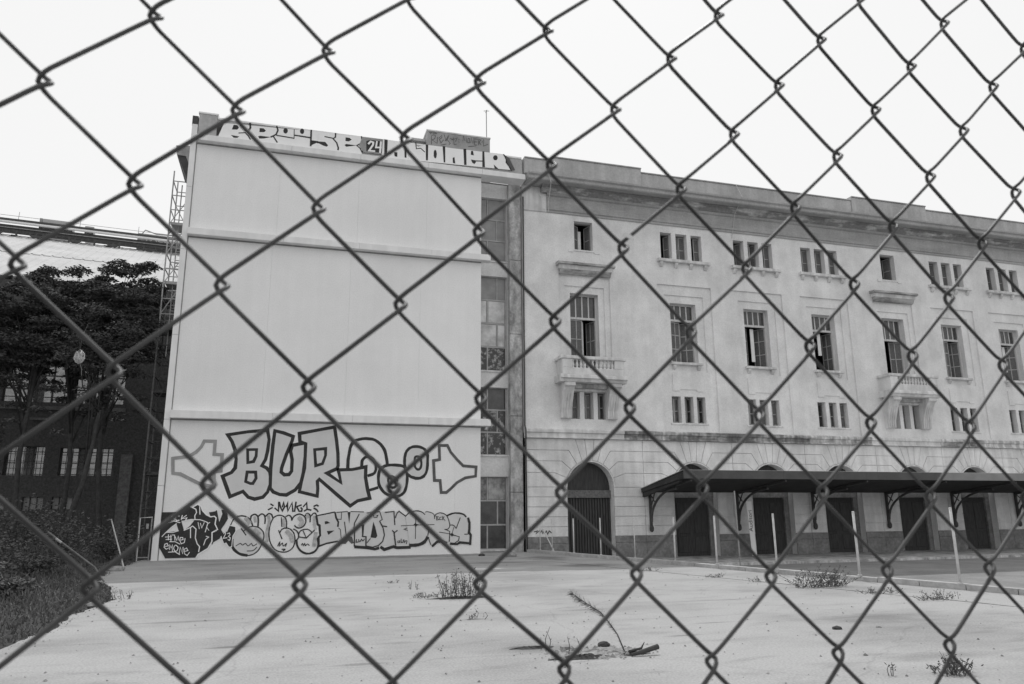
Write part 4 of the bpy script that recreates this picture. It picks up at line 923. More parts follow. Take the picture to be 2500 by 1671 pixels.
TRI_TOP = ((-1.08, -0.49), (-0.26, 0.34), (0.56, 1.13))
TRI_LOW = ((-0.88, -0.42), (-0.23, 0.22), (0.40, 0.85))
main_ops = []
mb = MB()
D1, D2 = 0.07, 0.05
for c, k in BAYS:
    if k == 'w':
        rec = (c - 1.38, c + 1.48, 5.12, 12.03)
        main_ops.append(rec + (D1,))
        in1 = (c - 1.0, c + 1.06, 7.9, 11.55)
        mb.wall(rec[0], rec[1], rec[2], rec[3], YF + D1, [in1 + (D2,)] + [(c + a, c + b, 5.51, 6.73, 0.32) for a, b in TRI_LOW])
        mb.wall(in1[0], in1[1], in1[2], in1[3], YF + D1 + D2, [(c - 0.70, c + 0.66, 8.32, 11.18, 0.34)])
        for a, b in TRI_TOP:
            main_ops.append((c + a, c + b, 13.29, 14.63, 0.36))
    else:
        rec = (c - 1.25, c + 1.25, 7.0, 12.05)
        main_ops.append(rec + (D1,))
        in1 = (c - 0.95, c + 0.98, 7.2, 11.6)
        mb.wall(rec[0], rec[1], rec[2], rec[3], YF + D1, [in1 + (D2,)])
        mb.wall(in1[0], in1[1], in1[2], in1[3], YF + D1 + D2, [(c - 0.68, c + 0.70, 7.3, 11.28, 0.36)])
        main_ops.append((c - 0.44, c + 0.47, 13.34, 14.72, 0.36))
        for a, b in TRI_LOW:
            main_ops.append((c + a + 0.06, c + b + 0.04, 5.54, 6.74, 0.40))
mb.wall(9.66, XEND, 4.9, 15.0, YF, main_ops)
mb.box(9.66, 9.9, YF + 0.005, 31.2, 4.9, 16.0)
wall = mb.build('wall', 'stucco', sb)

# --- window makers (meshes shared between alike windows)
CACHE = {}
def shared(key, fn, m):
    if key not in CACHE:
        q = MB(); fn(q); CACHE[key] = q.mesh(m, name=key[0])
    return CACHE[key]
def inst(name, me, parent, loc, top=False, rz=0.0):
    o = bpy.data.objects.new(name, me)
    col.objects.link(o)
    o.parent = parent
    if top:
        o.matrix_parent_inverse = Matrix.Translation(-Vector(parent.location))
    o.location = loc
    o.rotation_euler = (0, 0, rz)
    return o
def tall_window(c, z0, z1, w, y, var):
    h = z1 - z0
    zt = h * 0.71
    def frame(q):
        q.box(-w / 2, -w / 2 + 0.06, 0, 0.07, 0, h); q.box(w / 2 - 0.06, w / 2, 0, 0.07, 0, h)
        q.box(-w / 2 + 0.06, w / 2 - 0.06, 0, 0.07, h - 0.06, h); q.box(-w / 2 + 0.06, w / 2 - 0.06, -0.02, 0.08, zt, zt + 0.10)
        q.box(-w / 2 + 0.06, w / 2 - 0.06, 0, 0.07, 0, 0.07)
        for k in (-1, 0, 1):
            x = k * (w - 0.12) / 4
            q.box(x - 0.03, x + 0.03, 0.005, 0.06, zt + 0.10, h - 0.06)
    win = inst('window', shared(('window_frame', round(w, 2), round(h, 2)), frame, 'wood_grey'), sb, (c, y, z0), True)
    pw = (w - 0.12) / 4
    for k in range(4):
        x = -w / 2 + 0.06 + pw * k
        inst('pane', shared(('pane', round(w, 2), round(h, 2)), lambda q: q.box(0.03, pw - 0.03, 0.03, 0.04, zt + 0.11, h - 0.07), 'glass_dark'), win, (x, 0, 0))
    # two casement leaves, each hinged at the jamb and swung inwards by its own angle: bars and louvred boards or glass
    lw = (w - 0.12) / 2
    def bars(q, s):
        for z in (0.08, zt * 0.34, zt * 0.67, zt - 0.06):
            q.box(min(0, s * lw), max(0, s * lw), -0.02, 0.03, z, z + 0.045)
        for x in (0, s * (lw - 0.045), s * lw * 0.5):
            q.box(min(x, x + s * 0.04), max(x, x + s * 0.04), -0.021, 0.031, 0.08, zt)
    def board(q, s):
        q.box(min(0.01 * s, s * (lw - 0.01)), max(0.01 * s, s * (lw - 0.01)), 0, 0.012, 0.1, zt - 0.02)
    aL, aR, bl = var
    for s, ang, nm in ((1, aL, 'l'), (-1, aR, 'r')):
        key = (round(w, 2), round(h, 2))
        loc = (-s * (w / 2 - 0.06), 0.03, 0)
        inst('casement', shared(('tall_bars_' + nm,) + key, lambda q: bars(q, s), 'casement_wood'), win, loc, False, s * math.radians(ang))
        inst('pane', shared(('tall_board_' + nm,) + key, lambda q: board(q, s), 'louvre'), win, loc, False, s * math.radians(ang))
    if bl > 0:
        inst('blind', shared(('blind', round(w, 2), round(h, 2), round(bl, 2)), lambda q: q.box(-0.09, 0.10, 0.2, 0.22, h * bl, zt - 0.05), 'blind'), win, (0, 0, 0))
def small_window(x0, x1, z0, z1, y, var):
    w, h = x1 - x0, z1 - z0
    def frame(q):
        q.box(0, 0.05, 0, 0.06, 0, h); q.box(w - 0.05, w, 0, 0.06, 0, h); q.box(0.05, w - 0.05, 0, 0.06, h - 0.05, h); q.box(0.05, w - 0.05, 0, 0.06, 0, 0.05)
    win = inst('window', shared(('small_frame', round(w, 2), round(h, 2)), frame, 'shutter'), sb, (x0, y, z0), True)
    lw = (w - 0.1) / 2
    def bars(q, s):
        for z in (0.05, h * 0.45, h - 0.1):
            q.box(min(0, s * lw), max(0, s * lw), -0.015, 0.02, z, z + 0.035)
        q.box(min(s * (lw - 0.04), s * lw), max(s * (lw - 0.04), s * lw), -0.016, 0.021, 0.05, h - 0.06)
    def board(q, s):
        q.box(min(0.005 * s, s * (lw - 0.01)), max(0.005 * s, s * (lw - 0.01)), 0, 0.01, 0.06, h - 0.06)
    for s, ang, nm in ((1, var[0], 'l'), (-1, var[1], 'r')):
        key = (round(w, 2), round(h, 2))
        loc = (0.05 if s > 0 else w - 0.05, 0.02, 0)
        inst('casement', shared(('small_bars_' + nm,) + key, lambda q: bars(q, s), 'casement_wood'), win, loc, False, s * math.radians(ang))
        inst('pane', shared(('small_board_' + nm,) + key, lambda q: board(q, s), 'louvre' if var[2] else 'glass_dark'), win, loc, False, s * math.radians(ang))
vr = random.Random(21)
TV = {0: (4, 70, 0.04), 1: (12, 35, 0), 2: (40, 60, 0.12), 3: (75, 80, 0.30), 4: (85, 20, 0), 5: (8, 55, 0), 6: (20, 30, 0.2), 7: (5, 60, 0)}
for i, (c, k) in enumerate(BAYS):
    if k == 'w':
        tall_window(c - 0.02, 8.32, 11.18, 1.36, YF + D1 + D2 + 0.26, TV[i])
        for a, b in TRI_TOP:
            small_window(c + a, c + b, 13.29, 14.63, YF + 0.28, (vr.choice([3, 15, 35, 70]), vr.choice([5, 30, 60]), vr.random() < 0.6))
        for a, b in TRI_LOW:
            small_window(c + a, c + b, 5.51, 6.73, YF + D1 + 0.26, (vr.choice([3, 10, 45]), vr.choice([4, 20, 60]), vr.random() < 0.4))
    else:
        tall_window(c + 0.01, 7.3, 11.28, 1.38, YF + D1 + D2 + 0.28, TV[i])
        small_window(c - 0.44, c + 0.47, 13.34, 14.72, YF + 0.28, (35, 75, True))
        for a, b in TRI_LOW:
            small_window(c + a + 0.06, c + b + 0.04, 5.54, 6.74, YF + 0.34, (vr.choice([3, 10]), vr.choice([4, 20]), False))
# pale blind behind the single top windows
for c in (12.58, 29.78):
    box('blind', 'blind', sb, c - 0.06, c + 0.1, 30.95, 30.97, 13.4, 14.45)

# --- sills, aprons, hoods
for c, k in BAYS:
    if k == 'w':
        s = box('sill', 'trim_stone', sb, c - 1.3, c + 1.46, YF - 0.18, YF + 0.3, 13.13, 13.28, bev=0.02)
        for x in (-1.12, -0.34, 0.46, 1.24):
            MB().prism_yz([(YF - 0.14, 13.125), (YF + 0.01, 13.125), (YF + 0.01, 12.88), (YF - 0.05, 12.9), (YF - 0.12, 13.02)], c + x - 0.08, c + x + 0.08).build('sill_bracket', 'trim_stone', s)
        y2 = YF + D1 + D2
        s = box('sill', 'trim_stone', sb, c - 0.84, c + 0.80, y2 - 0.18, y2 + 0.3, 8.20, 8.315, bev=0.015)
        for x in (-0.66, 0.62):
            MB().prism_yz([(y2 - 0.14, 8.195), (y2 + 0.01, 8.195), (y2 + 0.01, 7.98), (y2 - 0.05, 8.0), (y2 - 0.12, 8.1)], c + x - 0.08, c + x + 0.08).build('sill_bracket', 'trim_stone', s)
        y1 = YF + D1
        MB().prism_xz([(c - 0.80, 7.74), (c + 0.78, 7.74), (c + 0.78, 6.98), (c + 0.42, 6.98), (c + 0.42, 7.06), (c - 0.44, 7.06), (c - 0.44, 6.98), (c - 0.80, 6.98)], y1 - 0.035, y1 + 0.01).build('apron_panel', 'stucco', sb)
        box('sill', 'trim_stone', sb, c - 0.98, c + 0.95, y1 - 0.03, y1 + 0.25, 5.42, 5.50, bev=0.01)
    else:
        MB().prism_xz([(c - 0.75, 13.33), (c + 0.78, 13.33), (c + 0.78, 13.2), (c + 0.55, 13.2), (c + 0.5, 13.26), (c - 0.48, 13.26), (c - 0.53, 13.2), (c - 0.75, 13.2)], YF - 0.03, YF + 0.02).build('sill', 'stucco', sb)
        h = MB().prism_yz([(YF + 0.01, 12.64), (YF - 0.36, 12.60), (YF - 0.38, 12.50), (YF - 0.30, 12.48), (YF + 0.01, 12.48)], c - 1.38, c + 1.40).build('hood', 'hood_stone', sb)
        MB().prism_yz([(YF + 0.01, 12.479), (YF - 0.26, 12.479), (YF - 0.22, 12.30), (YF + 0.01, 12.30)], c - 1.30, c + 1.32).build('hood_frieze', 'trim_stone', h)
        MB().prism_yz([(YF + 0.01, 12.299), (YF - 0.20, 12.299), (YF - 0.16, 12.18), (YF - 0.1, 12.10), (YF + 0.01, 12.06)], c - 1.24, c + 1.26).build('hood_moulding', 'hood_stone', h)
        # balcony
        yb = YF - 0.82
        ba = MB().prism_yz([(YF + 0.05, 7.36), (yb + 0.02, 7.36), (yb - 0.04, 7.32), (yb - 0.06, 7.2), (yb + 0.02, 7.16), (yb + 0.06, 7.05), (YF + 0.05, 7.05)], c - 1.55, c + 1.55).build('balcony', 'trim_stone', sb)
        box('balcony_base', 'stone_pale', ba, c - 1.45, c + 1.45, yb + 0.03, yb + 0.28, 7.36, 7.66, bev=0.01)
        for sx in (-1, 1):
            box('balcony_return', 'stone_pale', ba, c + sx * 1.45 - (0.25 if sx > 0 else 0), c + sx * 1.45 + (0.25 if sx < 0 else 0), yb + 0.285, YF + 0.05, 7.361, 8.04)
            box('balcony_pier', 'stone_pale', ba, c + sx * 1.22 - 0.23, c + sx * 1.22 + 0.23, yb + 0.025, yb + 0.283, 7.661, 8.04, bev=0.012)
            box('balcony_rail', 'trim_stone', ba, c + sx * 1.36 - 0.17, c + sx * 1.36 + 0.17, yb + 0.31, YF + 0.05, 8.042, 8.17)
            MB().prism_yz([(YF + 0.06, 7.045), (yb + 0.1, 7.045), (yb + 0.08, 6.9), (yb + 0.2, 6.82), (yb + 0.34, 6.6), (YF - 0.34, 6.25), (YF - 0.22, 5.9), (YF - 0.2, 5.56), (YF + 0.06, 5.5)],
                          c + sx * 1.08 - 0.24, c + sx * 1.08 + 0.24).build('console', 'trim_stone', ba)
            for gx in (-0.14, -0.02, 0.10):
                MB().prism_yz([(yb + 0.31, 6.6), (YF - 0.37, 6.25), (YF - 0.25, 5.9), (YF - 0.23, 5.6), (YF - 0.1, 5.6), (YF - 0.1, 6.6)], c + sx * 1.08 + gx, c + sx * 1.08 + gx + 0.05).build('console_rib', 'trim_stone', ba)
        box('balcony_rail', 'trim_stone', ba, c - 1.53, c + 1.53, yb - 0.02, yb + 0.305, 8.041, 8.18, bev=0.02)
        bal = shared(('baluster',), lambda q: q.lathe(0, 0, [(0.065, 0), (0.065, 0.03), (0.04, 0.05), (0.07, 0.13), (0.06, 0.18), (0.035, 0.28), (0.05, 0.33), (0.065, 0.35), (0.065, 0.38)], 8), 'stone_pale')
        for kx in range(11):
            o = bpy.data.objects.new('baluster', bal); col.objects.link(o); o.parent = ba
            o.location = (c - 0.92 + 1.84 * kx / 10, yb + 0.155, 7.661)
        box('dentil_strip', 'rough_concrete', ba, c - 0.83, c + 0.83, YF - 0.3, YF - 0.02, 6.86, 7.04)
        box('lintel', 'trim_stone', ba, c - 0.84, c + 0.84, YF - 0.12, YF - 0.005, 6.752, 6.855)

# --- belt course, in lengths; clean under the balconies, stained elsewhere
xs_ = [9.64, 14.2, 19.6, 23.5, 27.4, 31.6, 35.6, 39.5, XEND]
for i in range(len(xs_) - 1):
    clean = i in (0, 4)
    MB().prism_yz([(YF + 0.1, 5.10), (YF - 0.16, 5.06), (YF - 0.20, 5.02), (YF - 0.20, 4.92), (YF - 0.13, 4.88), (YF - 0.13, 4.74), (YF - 0.17, 4.72), (YF - 0.17, 4.67), (YF + 0.1, 4.67)],
                  xs_[i] + 0.003, xs_[i + 1] - 0.003).build('belt_course', 'trim_stone' if clean else 'belt_stone', sb)

# --- ground floor: core wall with arched openings, rusticated stones, plinth, archivolts
CZ, CR = 2.62, 1.07
def arc(c, r, a0, a1, n):
    return [(c + r * math.sin(math.radians(a0 + (a1 - a0) * k / n)), CZ + r * math.cos(math.radians(a0 + (a1 - a0) * k / n))) for k in range(n + 1)]
out = [(9.66, STRIP_Z)]
for c, k in BAYS:
    out += [(c - CR, STRIP_Z)] + arc(c, CR, -90, 90, 16) + [(c + CR, STRIP_Z)]
out += [(XEND, STRIP_Z), (XEND, 4.95), (9.66, 4.95)]
mb = MB()
tri = tessellate_polygon([[Vector((p[0], p[1], 0)) for p in out]])
mb.add([(p[0], YF + 0.02, p[1]) for p in out], [t_ for t_ in tri])
for c, k in BAYS:
    pth = [(c - CR, STRIP_Z)] + arc(c, CR, -90, 90, 16) + [(c + CR, STRIP_Z)]
    for a, b in zip(pth[:-1], pth[1:]):
        mb.quad((a[0], YF - 0.03, a[1]), (b[0], YF - 0.03, b[1]), (b[0], YF + 0.6, b[1]), (a[0], YF + 0.6, a[1]))
mb.build('ground_floor_wall', 'stucco', sb)
YS0, YS1 = YF - 0.035, YF + 0.018
J = 0.011
def stone(pts):
    cx = sum(p[0] for p in pts) / len(pts); cz = sum(p[1] for p in pts) / len(pts)
    q = []
    n = len(pts)
    area = sum(pts[i][0] * pts[(i + 1) % n][1] - pts[(i + 1) % n][0] * pts[i][1] for i in range(n))
    if area < 0: pts = pts[::-1]
    for i in range(n):
        a, b, c = Vector(pts[i - 1]), Vector(pts[i]), Vector(pts[(i + 1) % n])
        d1 = (b - a).normalized(); d2 = (c - b).normalized()
        n1 = Vector((-d1.y, d1.x)); n2 = Vector((-d2.y, d2.x)); m = (n1 + n2)
        m = m.normalized() if m.length > 1e-3 else n1
        q.append(tuple(b + m * J / max(m.dot(n1), 0.4)))
    MB().prism_xz(q, YS0 + vr.uniform(-0.006, 0.004), YS1).build('stone', 'stone_pale', sb)
mids = [9.68] + [(BAYS[i][0] + BAYS[i + 1][0]) / 2 for i in range(len(BAYS) - 1)] + [XEND - 0.02]
ZT = 4.665
def ray_to_z(c, ang, z):
    return (c + (z - CZ) * math.tan(math.radians(ang)), z)
for i, (c, k) in enumerate(BAYS):
    R1 = CR + 0.07
    stone(arc(c, R1, -6, 6, 2) + [ray_to_z(c, 6, ZT), ray_to_z(c, -6, ZT)])
    for s in (-1, 1):
        xo = mids[i] if s < 0 else mids[i + 1]
        stone(arc(c, R1, s * 6, s * 18, 2) + [ray_to_z(c, s * 18, ZT), ray_to_z(c, s * 6, ZT)])
        stone(arc(c, R1, s * 18, s * 32, 3) + [ray_to_z(c, s * 32, 4.17), (xo, 4.17), (xo, ZT), ray_to_z(c, s * 18, ZT)])
        stone(arc(c, R1, s * 32, s * 50, 3) + [ray_to_z(c, s * 50, 3.71), (xo, 3.71), (xo, 4.17), ray_to_z(c, s * 32, 4.17)])
        stone(arc(c, R1, s * 50, s * 70, 3) + [ray_to_z(c, s * 70, 3.22), (xo, 3.22), (xo, 3.71), ray_to_z(c, s * 50, 3.71)])
        stone(arc(c, R1, s * 70, s * 90, 3) + [(xo, CZ), (xo, 3.22), ray_to_z(c, s * 70, 3.22)])
        for q in range(5):
            z1 = CZ - 0.408 * q; z0 = z1 - 0.408
            xa = c + s * CR
            stone([(min(xa, xo), z0), (max(xa, xo), z0), (max(xa, xo), z1), (min(xa, xo), z1)])
        box('plinth_block', 'plinth_stone', sb, min(c + s * CR, xo) + 0.004, max(c + s * CR, xo) - 0.004, YF - 0.07, YF + 0.018, STRIP_Z + 0.01, 0.30, bev=0.01)
        box('plinth_block', 'plinth_stone', sb, min(c + s * CR, xo) + 0.004, max(c + s * CR, xo) - 0.004, YF - 0.06, YF + 0.018, 0.305, 0.575, bev=0.012)
    a_in, a_out = arc(c, CR + 0.002, -90, 90, 18), arc(c, CR + 0.062, -90, 90, 18)
    mb = MB()
    for q in range(18):
        mb.prism_xz([a_in[q], a_in[q + 1], a_out[q + 1], a_out[q]], YF - 0.055, YF + 0.018)
    mb.build('arch_moulding', 'trim_stone', sb)
    # doorway filling
    ti = [(c - CR + 0.004, 2.50)] + [(p[0], p[1]) for p in arc(c, CR - 0.004, -90, 90, 16)] + [(c + CR - 0.004, 2.50)]
    box('transom', 'plinth_stone' if i else 'brick_pier', sb, c - CR + 0.004, c + CR - 0.004, YF + 0.28, YF + 0.45, 2.18, 2.50)
    MB().prism_xz(ti, YF + 0.42, YF + 0.46).build('tympanum', 'wood_dark', sb)
    if i == 0:
        gate = box('gate', 'interior', sb, c - CR + 0.004, c + CR - 0.004, YF + 0.42, YF + 0.46, STRIP_Z, 2.18)
        for q in range(17):
            x = c - CR + 0.06 + (2 * CR - 0.12) * q / 16
            box('slat', 'wood_dark', gate, x - 0.036, x + 0.036, YF + 0.36, YF + 0.415, STRIP_Z + 0.06, 2.17)
    else:
        door = box('door', 'wood_dark', sb, c - 0.88, c + 0.80, YF + 0.40, YF + 0.45, STRIP_Z + 0.02, 2.18)
        for sx in (-1, 1):
            for z0, z1 in ((-0.2, 0.5), (0.62, 1.95)):
                x0 = c - 0.04 + sx * 0.42
                box('door_panel', 'wood_dark', door, x0 - 0.3, x0 + 0.3, YF + 0.37, YF + 0.398, z0, z1, bev=0.02)
        for x0, x1 in ((c - CR + 0.004, c - 0.885), (c + 0.805, c + CR - 0.004)):
            box('door_jamb', 'plinth_stone', sb, x0, x1, YF + 0.3, YF + 0.45, STRIP_Z + 0.01, 2.179)
paint('facade_tag', YS0 - 0.008, sb, 'painted_tag', 'small scribbled tag near the arched gate')

# --- cornice and attic parapet, with the paler corner block where they end
MB().prism_xz([(9.68, 15.0), (10.79, 15.0), (10.79, 15.12), (10.6, 15.16), (10.55, 15.7), (10.3, 16.0), (10.1, 16.19), (9.68, 16.19)], YF - 0.05, YF + 0.2).build('corner_block', 'trim_stone', sb)
box('corner_backing', 'stucco', sb, 9.69, 10.95, YF - 0.02, YF + 0.25, 15.002, 16.18)
prof = [(YF + 0.3, 15.0), (YF - 0.05, 15.0), (YF - 0.05, 15.10), (YF - 0.10, 15.13), (YF - 0.10, 15.22), (YF - 0.06, 15.25), (YF - 0.06, 15.78), (YF - 0.14, 15.82), (YF - 0.2, 15.90), (YF + 0.3, 15.90)]
MB().prism_yz(prof, 10.8, XEND).build('frieze', 'cornice_stone', sb)
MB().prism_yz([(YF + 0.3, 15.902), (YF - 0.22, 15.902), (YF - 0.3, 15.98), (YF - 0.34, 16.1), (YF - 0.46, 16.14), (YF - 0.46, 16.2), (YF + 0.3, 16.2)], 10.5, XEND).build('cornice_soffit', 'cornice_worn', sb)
MB().prism_yz([(YF + 0.3, 16.2), (YF - 0.80, 16.2), (YF - 0.84, 16.24), (YF - 0.84, 16.36), (YF - 0.92, 16.42), (YF - 0.92, 16.50), (YF - 0.4, 16.56), (YF + 0.3, 16.56)], 9.7, XEND).build('cornice', 'cornice_stone', sb)
x0 = 9.6
parts = [(9.6, 10.9, 17.30), (10.9, 15.4, 17.46), (15.4, 27.4, 17.28), (27.4, 32.2, 17.46), (32.2, XEND, 17.28)]
for a, b, h in parts:
    box('attic_parapet', 'parapet_stone', sb, a, b - 0.006, YF - 0.55 - (0.05 if h > 17.4 else 0), YF + 0.1, 16.56, h, bev=0.02)
    box('attic_coping', 'parapet_stone', sb, a, b - 0.006, YF - 0.60 - (0.05 if h > 17.4 else 0), YF + 0.14, h, h + 0.06, bev=0.015)

# rain pipe and hanging cable at the joint between the two buildings
MB().tube([(9.66, 30.33, 15.6), (9.64, 30.34, 5.2), (9.64, 30.2, 5.0), (9.64, 30.2, 4.7), (9.66, 30.30, 4.5), (9.67, 30.30, 0.0)], 0.035, 8).build('rain_pipe', 'dark_steel', sb, smooth=True)
MB().tube([(10.6, 29.5, 16.5), (10.75, 29.55, 16.1), (10.85, 30.2, 15.5), (10.87, 30.3, 15.0)], 0.018, 6).build('cable', 'post_paint', sb)
MB().tube([(20.5, 29.75, 17.3), (20.6, 29.45, 16.5), (20.6, 30.2, 15.9), (20.55, 30.3, 15.3), (20.45, 30.36, 14.7)], 0.016, 6).build('cable', 'post_paint', sb)

# --- recessed window bay between end block and facade
YR = 30.9
bays = [(0.10, 3.06, 'd'), (3.97, 6.86, 'd'), (7.60, 11.88, 'm'), (12.6, 15.62, 'p')]
mb = MB()
mb.wall(7.65, 9.24, -0.1, 16.3, YR, [(7.75, 9.06, a, b, 0.3) for a, b, k in bays])
mb.build('stair_bay_wall', 'spandrel', sb)
for z0, z1, m in ((-0.1, 2.4, 'rough_concrete'), (2.41, 5.6, 'rough_concrete'), (5.61, 9.2, 'rough_concrete'), (9.21, 12.6, 'rough_concrete'), (12.61, 16.29, 'rough_concrete')):
    box('pilaster', m, sb, 9.07, 9.62, 30.55, 31.2, z0, z1 - 0.005, bev=0.015)
mb = MB(); mb.box(7.7, 9.7, 31.5, 31.55, -0.1, 16.3); mb.build('stair_bay_back', 'interior', sb)
for a, b, k in bays:
    h = b - a
    win = MB()
    y0, y1 = YR + 0.14, YR + 0.21
    win.box(7.75, 7.82, y0, y1, a, b); win.box(8.985, 9.055, y0, y1, a, b)
    n = 3 if h < 3.4 else 4
    rows = [a + h * q / n for q in range(n + 1)]
    for z in rows:
        win.box(7.82, 8.985, y0 + 0.002, y1 - 0.002, max(z - 0.035, a), min(z + 0.035, b))
    cuts_ = []
    for q in range(n):
        xm = 8.62 if q % 2 else 8.18
        win.box(xm - 0.03, xm + 0.03, y0 + 0.004, y1 - 0.004, rows[q] + 0.035, rows[q + 1] - 0.035)
        cuts_.append(xm)
    w_ = win.build('stair_window', 'frame_grey', sb)
    box('window_sill', 'trim_stone', w_, 7.72, 9.09, YR - 0.06, YR + 0.138, a - 0.07, a - 0.002)
    for q in range(n):
        for x0, x1 in ((7.82, cuts_[q] - 0.03), (cuts_[q] + 0.03, 8.985)):
            if k == 'd': m = 'glass_dark' if (q < 2 or h < 2.95) and not (a > 3 and q == 1) else 'glass_grey'
            elif k == 'm': m = ['glass_reflect', 'board_pale', 'board_pale', 'board_grey'][q]
            else: m = 'board_grey'
            if k == 'd' and a > 3: m = ['glass_reflect', 'glass_reflect', 'glass_dark'][q]
            if k == 'd' and a < 3: m = ['glass_dark', 'glass_dark', 'glass_grey'][q]
            box('pane', m, w_, x0 + 0.014, x1 - 0.014, YR + 0.165, YR + 0.175, rows[q] + 0.047, rows[q + 1] - 0.047)

# ------------------------------------------------------------------ canopy over the service doors
YC0, YC1 = 26.58, YF - 0.04
CX0, CX1 = 14.95, 45.6
cn = root('canopy', (30, 28.5, STRIP_Z), 'long dark sloping canopy on curved iron brackets along the facade', 'canopy')
MB().prism_yz([(YC1, 2.40), (YC1, 2.56), (YC0 + 0.06, 3.10), (YC0 + 0.06, 2.86)], CX0, CX1).build('roof', 'canopy_dark', cn)
for a, b, m in ((CX0, 19.5, 'canopy_fascia'), (19.5, 23.6, 'canopy_fascia'), (23.6, 27.6, 'canopy_fascia'), (27.6, 36, 'canopy_fascia_pale'), (36, CX1, 'canopy_fascia_pale')):  # paler grey on the fascia lengths farther right
    box('fascia', m, cn, a + 0.003, b - 0.003, YC0, YC0 + 0.055, 2.84, 3.17)
MB().prism_yz([(YC1, 2.565), (YC1, 2.60), (YC0 + 0.03, 3.18), (YC0 + 0.03, 3.172)], CX0 - 0.03, CX1).build('roof_sheet', 'pale_pipe', cn)
MB().prism_yz([(YC1, 2.2), (YC1, 2.39), (YC0 + 0.5, 2.80), (YC0 + 0.5, 2.72)], CX0 + 0.05, CX0 + 0.17).build('end_beam', 'canopy_dark', cn)
for bx in (15.32, 19.66, 23.7, 27.9, 31.9, 36.0, 40.0, 44.0):
    br = box('bracket', 'dark_steel', cn, bx - 0.05, bx + 0.05, YF - 0.16, YF - 0.065, 0.95, 2.42)
    pts = []
    for q in range(11):
        a = math.pi / 2 * q / 10
        pts.append((bx, YF - 0.16 - 2.3 * (1 - math.cos(a)), 1.15 + 1.35 * math.sin(a)))
    MB().tube(pts, 0.055, 6).build('brace', 'dark_steel', br)
    MB().tube([(bx, YF - 0.14, 1.75), (bx, YF - 0.62, 2.45)], 0.03, 5).build('strut', 'dark_steel', br)
    MB().tube([(bx, YF - 0.14, 2.35), (bx, YF - 0.5, 2.0)], 0.025, 5).build('strut', 'dark_steel', br)
    MB().lathe(bx, YF - 0.14, [(0.03, 0.72), (0.09, 0.78), (0.10, 0.9), (0.07, 1.0)], 8).build('boss', 'dark_steel', br)
    MB().tube([(bx, YC0 + 0.1, 2.78), (bx, YF - 0.2, 2.36)], 0.05, 5).build('rafter', 'dark_steel', br)

# ------------------------------------------------------------------ banner
bn = root('banner', (19.72, 29.5, STRIP_Z + 0.1), 'narrow pale upright banner lettered Auditori under the canopy', 'banner')
MB().prism_xz([(19.58, 2.0), (19.85, 2.0), (19.93, -0.33), (19.70, -0.33)], 29.48, 29.50).build('cloth', 'banner_cloth', bn)
MB().tube([(19.74, 29.53, 2.0), (19.81, 29.53, -0.34)], 0.02, 6).build('pole', 'dark_steel', bn)
o = link('lettering', text_mesh('Auditori', 0.27, 'paint_dark'), bn)
o.location = (19.735, 29.474, 1.16)
o.rotation_euler = (math.pi / 2, -math.pi / 2 , 0)
o.rotation_mode = 'XYZ'
# ------------------------------------------------------------------ thin posts along the kerb
POSTS = [(9.86, 29.3, 1.30, 0.028, 0.01), (10.15, 28.4, 1.30, 0.022, 0.0), (10.50, 26.9, 1.33, 0.032, 0.01), (10.90, 25.2, 1.36, 0.030, 0.01), (11.31, 23.3, 1.38, 0.022, 0.012),
         (11.74, 21.35, 1.40, 0.034, 0.012), (12.05, 19.6, 1.44, 0.034, 0.01), (12.46, 17.45, 1.50, 0.034, 0.015), (12.93, 15.05, 1.55, 0.036, 0.02), (13.39, 12.75, 1.62, 0.034, 0.02)]
ORD = ['first', 'second', 'third', 'fourth', 'fifth', 'sixth', 'seventh', 'eighth', 'ninth', 'tenth']
for i, (x, y, h, r, ln) in enumerate(POSTS):
    x = kerb_x(y) + 0.10
    p = root('fence_post', (x, y, 0.1), 'thin pale post on the kerb, %s counting from the white end block' % ORD[i], 'post', 'thin posts along the kerb')
    r *= 0.8; ln *= 0.15
    MB().tube([(x, y, 0.05), (x - ln, y, h * 0.5), (x - ln * 3, y, h)], r, 8).build('shaft', 'post_paint', p, smooth=True)
    MB().lathe(x, y, [(r * 1.9, 0.085), (r * 1.9, 0.13), (r * 1.2, 0.15)], 8).build('foot', 'kerb_stone', p)
    MB().lathe(x - ln * 3, y, [(r * 1.02, h - 0.01), (r * 1.15, h), (r * 0.7, h + 0.02)], 8).build('cap', 'post_paint', p)
p = root('fence_post', (14.6, 23.0, STRIP_Z), 'tall thin grey post on the road in front of the canopy brackets', 'post')
MB().tube([(14.62, 22.6, STRIP_Z - 0.02), (14.58, 22.6, 2.25)], 0.025, 8).build('shaft', 'scaffold_steel', p)
MB().lathe(14.62, 22.6, [(0.13, STRIP_Z), (0.13, STRIP_Z + 0.05), (0.05, STRIP_Z + 0.09)], 10).build('foot', 'kerb_stone', p)
p = root('leaning_stake', (10.4, 28.0, 0.1), 'short thin stake leaning against the kerb near the first posts', 'stake')
MB().tube([(10.24, 28.6, 0.08), (9.99, 29.2, 0.92)], 0.022, 6).build('shaft', 'post_paint', p)
MB().tube([(9.99, 29.2, 0.918), (9.97, 29.23, 0.97)], [0.022, 0.006], 6).build('tip', 'post_paint', p)

